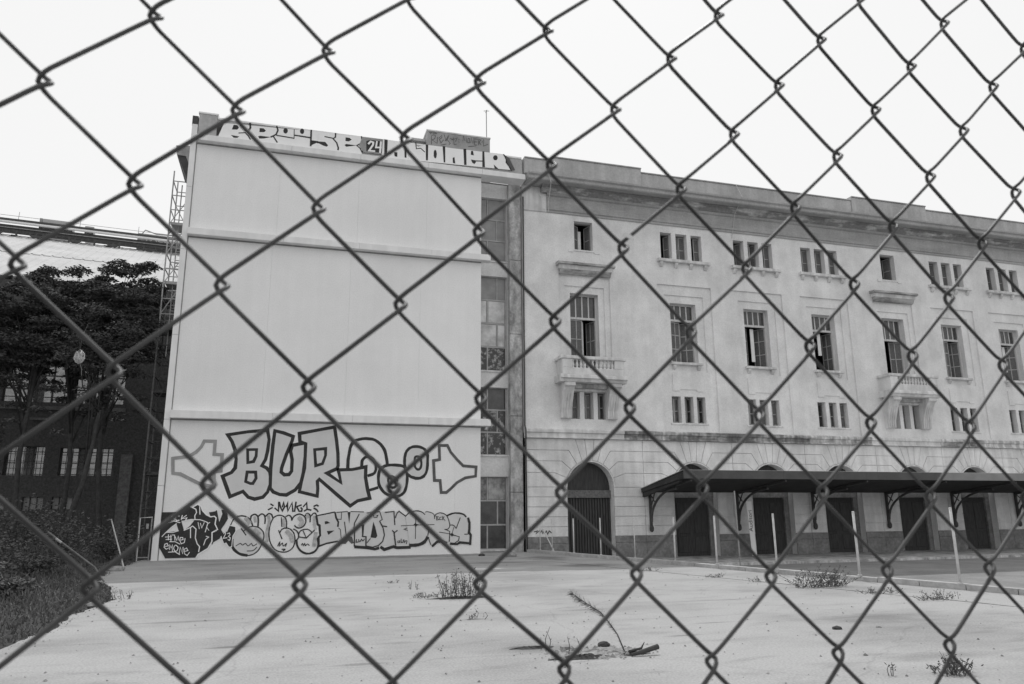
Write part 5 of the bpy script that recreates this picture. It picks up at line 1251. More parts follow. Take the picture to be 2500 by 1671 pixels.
# ------------------------------------------------------------------ left background: brick works building, shed roof, scaffold tower
YB = 40.0
bw = root('brick_building', (-10, 43.5, 0), 'dark brick building with steel framed windows behind the trees', 'building')
up = [(-16.6, -13.2, 6.8, 9.4, 0.3), (-12.9, -10.2, 6.8, 9.4, 0.3), (-9.9, -7.7, 6.8, 9.4, 0.3)]
lo = [(-15.0, -12.9, 3.4, 4.72, 0.4), (-12.45, -10.8, 3.4, 4.72, 0.4), (-10.2, -7.92, 3.4, 4.68, 0.4)]
bs = [(-13.6, -12.2, 1.86, 2.42, 0.3), (-11.5, -10.65, 1.86, 2.42, 0.3), (-10.3, -9.45, 1.86, 2.42, 0.3)]
mb = MB(); mb.wall(-24, -3.0, -0.1, 12.7, YB, up + lo + bs)
mb.build('wall', 'brick', bw)
mb = MB(); mb.wall(-24, -3.0, -0.1, 12.7, YB + 8, [(-21, -16.5, 3.2, 10, 0.3), (-16, -11.2, 3.2, 10, 0.3), (-10.8, -6.8, 3.2, 10, 0.3)])
mb.build('rear_wall', 'brick', bw)
MB().box(-24, -3, YB + 0.5, YB + 7.9, 12.4, 12.6).build('roof', 'brick', bw)
MB().box(-24, -3, YB + 0.4, YB + 7.9, 2.6, 2.75).build('floor_slab', 'interior', bw)
MB().box(-3.3, -3.0, YB + 0.4, YB + 8, -0.1, 12.4).build('side_wall', 'brick', bw)
for x0, x1, z0, z1, d in up:
    f = MB(); n = 4
    for q in range(n + 1):
        x = x0 + (x1 - x0) * q / n
        f.box(x - 0.035, x + 0.035, YB + 0.14, YB + 0.2, z0, z1)
    for q in range(5):
        z = z0 + (z1 - z0) * q / 4
        f.box(x0, x1, YB + 0.142, YB + 0.198, z - 0.03, z + 0.03)
    w = f.build('window', 'dark_steel', bw)
    for q in range(n):
        for r in range(4):
            xa = x0 + (x1 - x0) * q / n + 0.036; xb = x0 + (x1 - x0) * (q + 1) / n - 0.036
            za = z0 + (z1 - z0) * r / 4 + 0.031; zb = z0 + (z1 - z0) * (r + 1) / 4 - 0.031
            MB().box(xa, xb, YB + 0.165, YB + 0.172, za, zb).build('pane', 'dirty_glass', w)
for x0, x1, z0, z1, d in lo:
    f = MB()
    f.box(x0, x0 + 0.06, YB + 0.2, YB + 0.28, z0, z1); f.box(x1 - 0.06, x1, YB + 0.2, YB + 0.28, z0, z1)
    for q in range(1, 9):
        x = x0 + (x1 - x0) * q / 9
        f.box(x - 0.012, x + 0.012, YB + 0.205, YB + 0.225, z0, z1)
    for q in range(1, 4):
        z = z0 + (z1 - z0) * q / 4
        f.box(x0, x1, YB + 0.206, YB + 0.224, z - 0.012, z + 0.012)
    for q in (1, 2):
        x = x0 + (x1 - x0) * q / 3
        f.box(x - 0.03, x + 0.03, YB + 0.2, YB + 0.26, z0, z1)
    w = f.build('window', 'dark_steel', bw)
    MB().box(x0 + 0.06, x1 - 0.06, YB + 0.23, YB + 0.236, z0, z1).build('pane', 'dirty_glass', w)
for x0, x1, z0, z1, d in bs:
    f = MB()
    for q in range(4):
        x = x0 + (x1 - x0) * q / 3
        f.box(x - 0.02, x + 0.02, YB + 0.12, YB + 0.16, z0, z1)
    w = f.build('window', 'dark_steel', bw)
    MB().box(x0 + 0.02, x1 - 0.02, YB + 0.17, YB + 0.18, z0, z1).build('pane', 'board_grey', w)
for x0, x1 in ((-21, -16.5), (-16, -11.2), (-10.8, -6.8)):
    f = MB(); n = 8
    for q in range(n + 1):
        x = x0 + (x1 - x0) * q / n
        f.box(x - 0.025, x + 0.025, YB + 8.1, YB + 8.15, 3.2, 10)
    for q in range(12):
        z = 3.2 + 6.8 * q / 11
        f.box(x0, x1, YB + 8.102, YB + 8.148, z - 0.025, z + 0.025)
    f.build('window', 'dark_steel', bw)
box('pier', 'brick_pier', bw, -7.55, -7.05, YB - 0.2, YB + 0.05, -0.1, 4.4)
box('string_course', 'brick_pier', bw, -24, -7.6, YB - 0.08, YB + 0.02, 6.45, 6.62)
box('window_hood', 'brick_pier', bw, -11.6, -10.9, YB - 0.1, YB + 0.02, 5.95, 6.06)

# shed with pale ribbed roof and dark monitor along its ridge
sh = root('train_shed', (-20.2, 60, 0), 'large shed with pale ribbed roof and dark lattice ridge behind the trees', 'shed', rz=math.radians(6.3))
SX0, SX1 = -14.0, 26.0
def roof_z(y): return 21.5 + y * 0.43
mb = MB()
x = SX0
while x < SX1:
    for (a, b, dz0, dz1) in ((0, 0.40, 0, 0), (0.40, 0.44, 0, 0.05), (0.44, 0.52, 0.05, 0.05), (0.52, 0.56, 0.05, 0)):
        for y0, y1, dd in ((-19.0, -9.5, 0.0), (-9.56, 0.5, 0.05)):
            mb.quad((x + a, y0, roof_z(y0) + dz0 + dd), (x + b, y0, roof_z(y0) + dz1 + dd), (x + b, y1, roof_z(y1) + dz1 + dd), (x + a, y1, roof_z(y1) + dz0 + dd))
    x += 0.56
mb.build('roof', 'roof_sheet', sh, local=True)
mb = MB()
mb.quad((SX0, -9.58, roof_z(-9.58) - 0.0), (SX1, -9.58, roof_z(-9.58)), (SX1, -9.58, roof_z(-9.58) + 0.06), (SX0, -9.58, roof_z(-9.58) + 0.06))
mb.build('roof_lap', 'distant_grey', sh, local=True)
mb = MB().quad((SX0, 0.6, 21.6), (SX1, 0.6, 21.6), (SX1, 16, 15.0), (SX0, 16, 15.0)); mb.build('rear_roof', 'roof_sheet', sh, local=True)
box('ridge_beam', 'dark_steel', sh, SX0, SX1, -0.1, 0.3, 22.62, 22.86, local=True)
MB().tube([(SX0, -0.25, 22.52), (SX1, -0.25, 22.52)], 0.10, 8).build('pipe', 'pale_pipe', sh, local=True)
box('lattice_beam', 'dark_steel', sh, SX0, SX1, 0.0, 0.2, 21.86, 22.40, local=True)
box('rail', 'scaffold_steel', sh, SX0, SX1, -0.12, -0.06, 22.12, 22.18, local=True)
mb = MB()
mb.box(SX0, SX1, -0.3, -0.2, 21.66, 21.72)
mb.box(SX0, SX1, -0.32, -0.28, 21.50, 21.53)
x = SX0
k = 0
while x < SX1:
    mb.box(x, x + 0.07, -0.29, -0.21, 21.72, 21.87)
    if k % 6 == 0:
        mb.prism_xz([(x, 21.66), (x + 0.9, 21.66), (x + 0.55, 21.42), (x + 0.35, 21.42)], -0.3, -0.22)
    if k % 4 == 2:
        mb.box(x, x + 0.12, -0.34, -0.24, 21.4, 21.9)
    x += 0.42; k += 1
mb.build('lattice', 'dark_steel', sh, local=True)
for x in range(-12, 26, 6):
    MB().box(x, x + 0.4, -18.9, -18.5, 0, 13.3).build('column', 'brick', sh, local=True)
    MB().box(x, x + 0.4, -0.2, 0.2, 0, 21.6).build('column', 'brick', sh, local=True)
MB().tube([(SX0, 0.4, 23.25), (SX1, 0.4, 23.25)], 0.02, 4).build('handrail', 'distant_grey', sh, local=True)
for x in range(-12, 26, 4):
    MB().tube([(x + 0.2, 0.3, 22.8), (x + 0.2, 0.4, 23.6)], 0.02, 4).build('handrail_post', 'distant_grey', sh, local=True)
pl = root('roof_plant', (-17.6, 60.6, 22.86), 'long pale plant box on the ridge of the shed', 'plant box', rz=math.radians(6.3))
MB().box(-0.9, 1.1, 0.0, 1.0, -0.8, 0.42).build('casing', 'distant_grey', pl, local=True)
MB().box(-1.1, -0.92, 0.0, 1.0, -0.8, 0.44).build('end_panel', 'board_grey', pl, local=True)
MB().box(1.9, 2.5, 0.0, 1.0, -0.8, 0.25).build('casing', 'distant_grey', pl, local=True)
sg = root('roof_sign', (-10.6, 61.8, 22.8), 'pale rooftop sign with white capitals beside the scaffold tower', 'sign', rz=math.radians(6.3))
MB().box(-1.6, 1.75, 0.0, 0.2, -1.0, 0.42).build('board', 'distant_grey', sg, local=True)
o = link('lettering', text_mesh('VALOR', 0.80, 'paint_white', 0.03), sg, True)
o.location = (0.1, -0.06, 0.02); o.rotation_euler = (math.pi / 2, 0, 0)
MB().tube([(-1.3, 0.1, 0.42), (-1.1, 0.1, 0.75), (-0.3, 0.1, 0.52), (0.9, 0.1, 0.55)], 0.05, 5).tube([(0.5, 0.1, 0.4), (0.85, 0.1, 1.35), (1.2, 0.1, 1.25)], 0.05, 5).tube([(0.95, 0.1, 0.4), (0.8, 0.1, 0.9), (1.15, 0.1, 1.3)], 0.03, 5).tube([(1.2, 0.1, 0.4), (1.4, 0.1, 0.7), (1.65, 0.1, 0.42)], 0.05, 5).build('strut', 'scaffold_steel', sg, local=True)

# scaffold tower seen at the left edge of the white block
st_ = root('scaffold_tower', (-4.6, 33.4, 0), 'steel lattice scaffold tower beside the left edge of the white block', 'scaffold')
TX0, TX1, TY0, TY1, TH = -5.36, -4.0, 33.0, 34.2, 16.15
for x in (TX0, TX1):
    for y in (TY0, TY1):
        MB().tube([(x, y, -0.05), (x, y, 9.3)], 0.035, 6).build('standard', 'brick_pier', st_)
        MB().tube([(x, y, 9.3), (x, y, TH)], 0.03, 6).build('standard', 'scaffold_haze', st_)
z = 0.5; k = 0
while z < TH:
    sm_ = 'scaffold_haze' if z > 9.2 else 'brick'  # upper tubes paler: haze put into their colour
    for y in (TY0, TY1):
        MB().tube([(TX0, y, z), (TX1, y, z)], 0.024, 5).build('ledger', sm_, st_)
    MB().tube([(TX0, TY0, z), (TX0, TY1, z)], 0.024, 5).build('transom_tube', sm_, st_)
    if k % 2 == 0 and z + 1.3 < TH:
        MB().tube([(TX0, TY0, z), (TX0 + 0.72, TY0, z + 1.3)], 0.02, 5).build('brace', sm_, st_)
        MB().tube([(TX0, TY1, z + 1.3), (TX0 + 0.72, TY1, z)], 0.02, 5).build('brace', sm_, st_)
    if k in (4, 9, 13, 16, 20):
        box('platform', sm_, st_, TX0 + 0.04, TX1 - 0.04, TY0 + 0.05, TY1 - 0.05, z + 0.03, z + 0.12)
    if k in (14, 15, 17, 18):
        for q in range(4):
            MB().tube([(TX0 + 0.33, TY0 + 0.3, z + 0.13 * q + 0.08), (TX1, TY0 + 0.3, z + 0.13 * q + 0.08)], 0.02, 4).build('rung', sm_, st_)
    z += 0.66; k += 1
MB().tube([(TX0 + 0.32, TY0 + 0.3, 8), (TX0 + 0.32, TY0 + 0.3, TH - 0.5)], 0.025, 5).build('ladder_rail', 'scaffold_haze', st_)

# small gate frame and leaning poles in the undergrowth
gf = root('gate_frame', (-4.6, 30.0, 0), 'thin pale metal gate frame against the left corner of the white block', 'gate')
MB().tube([(-4.83, 29.9, -0.06), (-4.84, 29.9, 1.48), (-4.44, 29.9, 1.5)], 0.022, 6).build('frame', 'post_paint', gf)
box('latch_plate', 'board_grey', gf, -4.62, -4.54, 29.88, 29.9, 1.1, 1.28)
MB().tube([(-4.46, 29.93, -0.06), (-4.46, 29.93, 1.5)], 0.022, 6).build('hinge_post', 'scaffold_steel', gf)
MB().tube([(-4.82, 29.9, 0.12), (-4.46, 29.9, 0.12)], 0.018, 6).build('bottom_rail', 'scaffold_steel', gf)
lp = root('leaning_pole', (-4.5, 26, 0), 'thin pale pole leaning left in the dark undergrowth', 'pole')
MB().tube([(-4.52, 26, 0.0), (-5.0, 26, 1.42)], [0.024, 0.018], 6).build('shaft', 'post_paint', lp)
MB().tube([(-4.995, 26, 1.41), (-5.02, 26, 1.47)], 0.022, 6).build('cap', 'board_grey', lp)
lp = root('fallen_rail', (-4.5, 20, 0), 'long dull rail lying slanted through the dark weeds', 'rail')
MB().tube([(-5.2, 20.2, 1.22), (-4.1, 20, 0.42), (-3.85, 19.9, 0.1)], 0.02, 6).build('shaft', 'brick_pier', lp)
MB().tube([(-4.99, 20.1, 1.07), (-4.86, 20.08, 0.975)], 0.026, 6).build('bright_sleeve', 'board_grey', lp)

# ------------------------------------------------------------------ trees
def tree(label, base, forks, clumps, body, nbody, seed, leaf_n=210):
    rr = random.Random(seed)
    t_ = root('tree', base, label, 'tree', 'trees left of the white block')
    tk = MB()
    top = Vector((base[0] + forks[0], base[1], forks[1]))
    b0 = Vector(base)
    mid = (b0 + top) / 2 + Vector((rr.uniform(-0.25, 0.25), 0, 0))
    tk.tube([b0 - Vector((0, 0, 0.1)), b0 + Vector((0, 0, 0.4)), mid, top], [0.15, 0.12, 0.10, 0.08], 8)
    cl = [(Vector((x, base[1] + rr.uniform(-0.9, 0.9), z)), 0.42, 0.17) for x, z in clumps]
    x0, x1, z0, z1 = body
    for _ in range(nbody):
        cl.append((Vector((rr.uniform(x0, x1), base[1] + rr.uniform(-1.6, 1.6), rr.uniform(z0, z1))), rr.uniform(0.45, 0.75), rr.uniform(0.16, 0.3)))
    for _ in range(nbody // 5):          # loose sprays hanging below the dense crown
        cl.append((Vector((rr.uniform(x0, x1), base[1] + rr.uniform(-1.4, 1.4), z0 - rr.random() ** 1.5 * 2.6)), rr.uniform(0.25, 0.45), rr.uniform(0.1, 0.2)))
    for i, (c, r, h) in enumerate(cl):
        if i % 9 == 0 or (i < len(clumps) and i % 2 == 0):
            m_ = top + (c - top) * 0.5 + Vector((rr.uniform(-0.2, 0.2), rr.uniform(-0.2, 0.2), rr.uniform(-0.25, 0.1)))
            st0 = mid + (top - mid) * rr.uniform(0.1, 1.0)
            m_.z -= 0.3
            tk.tube([st0, m_, c - Vector((0, 0, 0.05))], [0.04, 0.025, 0.01], 5)
    tk.build('trunk', 'bark', t_, smooth=True)
    cr_ = MB()
    for c, r, h in cl:
        n = int(leaf_n * (r / 0.5) ** 1.5 * (2.0 if r == 0.42 else 1.0))
        for _ in range(n):
            a = rr.uniform(0, 2 * math.pi); q = math.sqrt(rr.random()) * r
            dz = h * (1 - (q / r) ** 2) * rr.uniform(-0.5, 1.0) - 0.10 * (q / r) ** 2
            leaf(cr_, (c.x + q * math.cos(a), c.y + q * math.sin(a), c.z + dz), 0.14, rr, 0.40, -0.2)
    cr_.build('crown', 'leaf_dark', t_)
    return t_
tree('dark feathery tree with the leftmost flat crown, by the frame edge', (-9.9, 34.0, 0), (0.0, 7.6),
     [(-10.13, 11.7), (-10.39, 11.5), (-9.77, 11.45), (-10.64, 11.15), (-10.05, 11.2), (-10.98, 10.85), (-9.52, 11.1), (-10.46, 10.75), (-10.88, 10.45)], (-13.0, -9.3, 7.5, 10.8), 120, 1)
tree('dark feathery tree with a low middle crown over the steel windows', (-8.5, 34.6, 0), (-0.3, 7.5),
     [(-9.35, 11.45), (-9.04, 11.5), (-8.71, 11.65), (-8.88, 11.3), (-8.55, 11.4), (-8.24, 11.5), (-8.67, 11.0)], (-9.7, -7.0, 7.9, 11.0), 105, 2)
tree('tallest dark tree with a spreading crown beside the scaffold tower', (-6.9, 34.0, 0), (-0.4, 7.2),
     [(-7.68, 11.85), (-7.27, 12.05), (-6.87, 11.98), (-6.53, 11.92), (-6.14, 11.82), (-5.95, 11.85), (-6.06, 11.6), (-7.38, 11.62), (-6.89, 11.56), (-6.56, 11.6), (-7.77, 11.4), (-7.08, 11.33),
      (-6.29, 11.05), (-5.8, 11.1), (-5.62, 11.0), (-6.6, 10.9), (-5.99, 10.85), (-5.7, 10.7)], (-8.0, -5.55, 8.1, 10.85), 105, 3)
tree('dark tree at the far left with a half hidden crown', (-12.9, 36.0, 0), (0.2, 6.5), [(-12.6, 10.9), (-13.2, 10.8), (-12.1, 10.6)], (-15.5, -11.4, 7.0, 10.6), 80, 4)
tree('slim leaning tree with bare forked stems before the lower windows', (-8.0, 32.6, 0), (0.9, 5.6), [(-7.3, 7.9), (-6.9, 8.2), (-7.8, 7.6)], (-8.6, -5.7, 7.2, 9.4), 45, 6, 90)

# tangled ball of string hanging in the leftmost tree
bl = root('string_ball', (-7.16, 29.0, 7.01), 'pale tangled ball of string hanging among dark branches', 'string ball')
br_ = random.Random(9)
mb = MB()
for k in range(16):
    ax = Vector((br_.uniform(-1, 1), br_.uniform(-1, 1), br_.uniform(-1, 1))).normalized()
    u = ax.orthogonal().normalized(); v = ax.cross(u)
    off = br_.uniform(-0.5, 0.5)
    rr_ = math.sqrt(1 - off * off)
    pts = []
    for q in range(15):
        a = 2 * math.pi * q / 14
        p = ax * off + (u * math.cos(a) + v * math.sin(a)) * rr_ + Vector((br_.uniform(-0.08, 0.08),) * 3)
        pts.append((-7.16 + p.x * 0.16, 29.0 + p.y * 0.16, 7.01 + p.z * 0.24))
    mb.tube(pts, 0.009, 4)
mb.build('tangle', 'string_pale', bl)
MB().tube([(-7.17, 29, 7.24), (-7.2, 29.2, 7.8), (-7.3, 30.2, 8.5), (-7.5, 32.2, 9.0)], 0.004, 4).build('hanging_string', 'brick_pier', bl)
MB().tube([(-7.13, 29, 6.79), (-7.05, 29, 6.6), (-7.03, 29, 6.35)], 0.005, 4).build('loose_end', 'board_grey', bl)

# ------------------------------------------------------------------ shrubs and undergrowth on the verge
def shrub(label, x, y, r, h, n, seed, group='shrubs on the dark verge', m='leaf_mid', size=0.13):
    rr = random.Random(seed)
    s = root('shrub', (x, y, -0.03), label, 'shrub', group)
    a_ = MB(); f_ = MB()
    for k in range(9):
        a = rr.uniform(0, 6.28); q = rr.uniform(0.3, 1) * r
        tip = Vector((x + math.cos(a) * q * 0.8, y + math.sin(a) * q * 0.8, h * rr.uniform(0.6, 1.0)))
        md = Vector((x + math.cos(a) * q * 0.3, y + math.sin(a) * q * 0.3, h * 0.45))
        a_.tube([(x, y, -0.06), md, tip], [0.02, 0.014, 0.005], 5)
        for _ in range(n // 9):
            t2 = rr.random() ** 0.7
            p = Vector((x, y, 0)).lerp(tip, t2) + Vector((rr.gauss(0, r * 0.25), rr.gauss(0, r * 0.25), rr.gauss(0, h * 0.12)))
            p.z = max(p.z, 0.03)
            leaf(f_, p, size, rr, 0.45, 0.2)
    a_.build('stem', 'bark', s)
    f_.build('foliage', m, s)
SH = [(-5.6, 29.2, 0.8, 1.3, 'dark shrub right beside the pale gate frame'), (-6.6, 27.6, 1.1, 1.7, 'rounded dark shrub behind the leaning pole'), (-8.4, 29.5, 1.3, 2.2, 'tall dark shrub under the middle tree'),
      (-10.4, 30.5, 1.4, 2.1, 'broad dark shrub under the leftmost tree'), (-7.6, 24.0, 1.2, 1.1, 'wide low shrub in the middle of the dark verge'), (-9.6, 25.5, 1.4, 1.6, 'large dark shrub near the left frame edge'),
      (-6.2, 23.4, 0.8, 0.6, 'small shrub between leaning pole and fallen rail'), (-6.9, 20.8, 1.0, 0.6, 'low dark shrub left of the fallen rail'), (-8.4, 20.0, 1.2, 0.8, 'dense low shrub at the left frame edge'),
      (-5.3, 18.0, 0.6, 0.35, 'small loose shrub close to the ragged yard edge'), (-6.4, 16.6, 0.7, 0.4, 'low spreading shrub in the lower left'),
      (-12.0, 33.0, 1.6, 2.6, 'tall shrub before the brick wall at far left')]
for i, (x, y, r, h, lb) in enumerate(SH):
    shrub(lb, x, y, r, h, 1500, 40 + i, size=0.10)
# uncountable grass and weeds
rr = random.Random(77)
gm = MB()
def yard_edge(y):
    for (xa, ya), (xb, yb) in zip(le[:-1], le[1:]):
        if ya <= y <= yb:
            return xa + (xb - xa) * (y - ya) / (yb - ya)
    return -4.8
cnt = 0
while cnt < 26000:
    y = 5 + 29 * rr.random() ** 0.8
    xe = yard_edge(y)
    x = xe + 0.12 - 9.5 * rr.random() ** 1.6
    dd = xe - x
    hh = min(0.05 + dd * 0.13, 0.55) * rr.uniform(0.4, 1.5)
    a = rr.uniform(0, 6.28); w_ = rr.uniform(0.006, 0.018)
    lean = Vector((rr.gauss(0, 0.3), rr.gauss(0, 0.3), 1)).normalized() * hh
    s_ = Vector((math.cos(a), math.sin(a), 0)) * w_
    p = Vector((x, y, -0.03))
    bend = Vector((rr.gauss(0, 0.25), rr.gauss(0, 0.25), -0.1)) * hh
    gm.add([p - s_, p + s_, p + lean * 0.6 + s_ * 0.7, p + lean * 0.6 - s_ * 0.7, p + lean + bend], [(0, 1, 2, 3), (3, 2, 4)])
    cnt += 1
tag(gm.build('undergrowth', 'weed_dry'), 'dark tangle of grass and weeds on the verge', 'grass', None, 'stuff')

# ------------------------------------------------------------------ weeds and rubble on the yard
def weed(label, x, y, w, h, n, seed, m='weed_dry', leafs=8, size=0.035):
    rr = random.Random(seed)
    s = root('weed', (x, y, 0), label, 'weed', 'weeds growing in the yard')
    a_ = MB(); f_ = MB()
    for k in range(n):
        bx, by = x + rr.uniform(-w, w) * 0.5, y + rr.uniform(-0.12, 0.12)
        tip = Vector((bx + rr.gauss(0, w * 0.16), by + rr.gauss(0, w * 0.12), h * rr.uniform(0.35, 1.0) * (1 - 0.5 * abs(bx - x) / w)))
        md = Vector((bx, by, 0)).lerp(tip, 0.5) + Vector((rr.gauss(0, 0.02), 0, 0))
        a_.tube([(bx, by, -0.02), md, tip], [0.006, 0.005, 0.002], 4)
        for _ in range(leafs):
            t2 = rr.random() ** 0.8
            leaf(f_, Vector((bx, by, 0)).lerp(tip, t2) + Vector((rr.gauss(0, 0.025), rr.gauss(0, 0.025), 0)), size, rr, 0.4, 0.6)
    a_.build('stem', 'weed_dry', s)
    f_.build('foliage', m, s)
weed('upright bushy weed alone in the middle of the yard', 3.35, 14.7, 0.75, 0.62, 46, 1, 'leaf_mid', 14, 0.045)
weed('low straggling weeds left of the bushy weed', 2.75, 15.0, 0.5, 0.12, 16, 2, 'leaf_mid')
weed('tiny sprout in the left half of the yard beyond the bushy weed', 2.76, 16.7, 0.2, 0.2, 4, 3)
weed('tiny sprout with flat dark base nearer than the bushy weed', 2.92, 11.85, 0.25, 0.16, 5, 4)
weed('flattened weed in the shadow edge of the white block', 2.6, 18.3, 0.3, 0.08, 6, 14)
weed('wide dark bush of weeds in the joint by the kerb posts', 11.05, 14.15, 1.25, 0.5, 60, 5, 'leaf_mid', 14, 0.05)
weed('small weed in the joint left of the wide bush', 10.3, 17.0, 0.5, 0.14, 12, 6, 'leaf_mid')
weed('thin weed in the joint right behind the wide bush', 10.6, 15.7, 0.4, 0.16, 9, 7, 'leaf_mid')
weed('straggling weed in the joint nearer than the wide bush', 11.3, 12.7, 0.6, 0.18, 18, 8, 'leaf_mid')
weed('dark clump of weeds at the right end of the joint', 11.5, 11.5, 0.8, 0.2, 26, 9, 'leaf_mid')
weed('far weed at the shaded end of the joint', 9.75, 19.5, 0.5, 0.14, 12, 10, 'leaf_mid')
weed('dense weed tuft at the bottom right of the yard', 6.5, 6.42, 0.34, 0.22, 30, 11, 'leaf_mid', 12, 0.04)
weed('dry forked twig standing near the bottom right', 5.85, 6.5, 0.06, 0.24, 3, 12, 'leaf_mid', 5)
weed('thin bare twig at the left end of the broken patch', 3.1, 9.0, 0.2, 0.3, 3, 13, 'weed_dry', 3)
weed('thin bare twig in the middle of the broken patch', 3.26, 8.6, 0.06, 0.26, 2, 15, 'weed_dry', 2)
weed('ragged weeds at the yard edge in the lower left', -3.0, 16.75, 0.5, 0.24, 14, 16, 'leaf_mid')

# loose grit and pebbles, too many to count
rr = random.Random(101)
pm = MB()
for q in range(1250):
    y = 4 + 25 * rr.random() ** 1.3
    x = rr.uniform(-2.9, 10.5)
    if rr.random() < 0.35:
        x = rr.choice([yard_edge(y) + rr.expovariate(1.6), crack_x(y) + rr.gauss(0, 0.35), 3.55 + rr.gauss(0, 0.7)])
    if q > 1000: x, y = 3.6 + rr.gauss(0, 0.35), 8.6 + rr.gauss(0, 0.17)
    if not (yard_edge(y) < x < kerb_x(y) - 0.1): continue
    r = rr.uniform(0.006, 0.02) * (1.6 if rr.random() < 0.06 else 1)
    if abs(x - 3.6) < 0.6 and abs(y - 8.6) < 0.35: r *= 2.0
    a = rr.uniform(0, 6.28)
    c, s_ = math.cos(a) * r, math.sin(a) * r
    pm.add([(x + c, y + s_, 0.004), (x - s_, y + c, 0.004), (x - c, y - s_, 0.004), (x + s_, y - c, 0.004), (x + c * 0.3, y, 0.004 + r * 0.8)], [(0, 1, 4), (1, 2, 4), (2, 3, 4), (3, 0, 4)])
tag(pm.build('grit', 'pebble'), 'loose grit and small pebbles scattered over the yard', 'grit', None, 'stuff')

# long feathery stem leaning left out of the broken patch
fs_ = root('feathery_stem', (3.89, 8.5, 0), 'long dry feathery stem leaning left from the broken patch', 'weed')
pts = [Vector(p) for p in ((3.9, 8.5, -0.02), (3.8, 8.5, 0.21), (3.7, 8.5, 0.345), (3.6, 8.5, 0.46), (3.4, 8.5, 0.58), (3.23, 8.5, 0.70))]
MB().tube(pts, [0.010, 0.008, 0.007, 0.006, 0.004, 0.002], 5).build('stem', 'weed_dry', fs_)
fm = MB(); rr = random.Random(31)
for _ in range(520):
    t_ = rr.random() ** 0.55
    k = min(int(t_ * 5), 4); u = t_ * 5 - k
    p = pts[k].lerp(pts[k + 1], u)
    d = (pts[k + 1] - pts[k]).normalized()
    sd = Vector((d.z, 0, -d.x)) * rr.choice([-1, 1])
    L = (0.02 + 0.075 * t_) * rr.uniform(0.5, 1.2) * (1.15 - 0.5 * max(0, t_ - 0.8) / 0.2)
    e = p + (sd * rr.uniform(0.5, 1) + d * rr.uniform(0.4, 0.9) + Vector((0, rr.uniform(-0.6, 0.6), 0))) * L
    q = Vector((0, 0, 0.0022))
    fm.add([p - q, p + q, e], [(0, 1, 2)])
fm.build('foliage', 'weed_dry', fs_)

# broken patch: soil, stones, stick
rr = random.Random(17)
pp = []
for k in range(30):
    a = 2 * math.pi * k / 30
    rx = 0.62 + rr.uniform(-0.10, 0.12); ry = 0.30 + rr.uniform(-0.08, 0.08)
    pp.append((3.55 + rx * math.cos(a) + 0.1 * math.sin(a), 8.55 + ry * math.sin(a)))
def mound(name, m, cx, cy, rx, ry, h, seed, label):
    rr = random.Random(seed)
    mb = MB(); N, R = 28, 6
    V = [(cx, cy, h * 0.8)]
    ed = [1 + rr.uniform(-0.22, 0.22) for _ in range(N)]
    for r in range(1, R + 1):
        for k in range(N):
            a = 2 * math.pi * k / N; q = r / R * ed[k]
            z = h * (1 - (r / R) ** 1.5) * rr.uniform(0.3, 1.5) if r < R else -0.004
            V.append((cx + rx * q * math.cos(a) + rr.uniform(-0.015, 0.015), cy + ry * q * math.sin(a) + rr.uniform(-0.01, 0.01), z))
    F = [(0, 1 + k, 1 + (k + 1) % N) for k in range(N)]
    for r in range(1, R):
        for k in range(N):
            F.append((1 + (r - 1) * N + k, 1 + r * N + k, 1 + r * N + (k + 1) % N, 1 + (r - 1) * N + (k + 1) % N))
    mb.add(V, F)
    return tag(mb.build(name, m), label, None, None, 'structure')
mound('broken_patch', 'rubble', 3.62, 8.6, 0.60, 0.34, 0.03, 17, 'broken patch of rubble in the yard')
mound('soil_patch', 'soil', 3.3, 8.38, 0.36, 0.12, 0.035, 18, 'dark soil along the near left of the broken patch')
mound('soil_patch', 'soil', 2.95, 9.15, 0.30, 0.10, 0.02, 19, 'dark soil left of the broken patch')
mound('soil_patch', 'soil', 3.35, 14.72, 0.62, 0.16, 0.03, 20, 'dark soil under the bushy weed')
mound('soil_patch', 'soil', 3.92, 8.4, 0.20, 0.10, 0.03, 21, 'dark soil around the foot of the feathery stem')
STN = [(3.33, 8.95, 0.07, 'rubble', 'rounded stone at the back left of the broken patch'), (3.84, 9.0, 0.075, 'soil', 'dark stone standing at the back of the broken patch'), (3.5, 8.72, 0.05, 'rubble', 'small stone inside the broken patch'),
       (3.72, 8.5, 0.06, 'rubble', 'flat stone beside the feathery stem'), (7.4, 9.2, 0.06, 'soil', 'dark flat lump lying on the right of the yard'), (8.05, 9.15, 0.035, 'rubble', 'tiny grey lump right of the dark flat lump'),
       (8.1, 27.4, 0.22, 'rubble', 'heap of rubble at the foot of the recessed bay'), (7.25, 28.3, 0.12, 'soil', 'small dark heap by the right corner of the white block'),
       (-4.55, 25.0, 0.2, 'rubble', 'pale broken slab lump on the ragged yard edge'), (-3.15, 15.6, 0.11, 'rubble', 'small pale lump at the lower left yard edge')]
for i, (x, y, r, m, lb) in enumerate(STN):
    tag(MB().blob((x, y, r * 0.22), r, 60 + i, 2, (1.15, 0.9, 0.55), 0.16).build('stone', m, smooth=False), lb, 'stone', 'loose stones and lumps')
sk = root('broken_stick', (4.05, 8.3, 0), 'short thick stick lying at the right end of the broken patch', 'stick')
MB().tube([(3.86, 8.27, 0.02), (4.0, 8.27, 0.045), (4.21, 8.3, 0.085)], [0.018, 0.026, 0.03], 8).build('shaft', 'bark', sk)
MB().tube([(3.88, 8.36, 0.04), (4.05, 8.4, 0.06), (4.1, 8.42, 0.12)], [0.016, 0.013, 0.004], 6).build('side_branch', 'bark', sk)

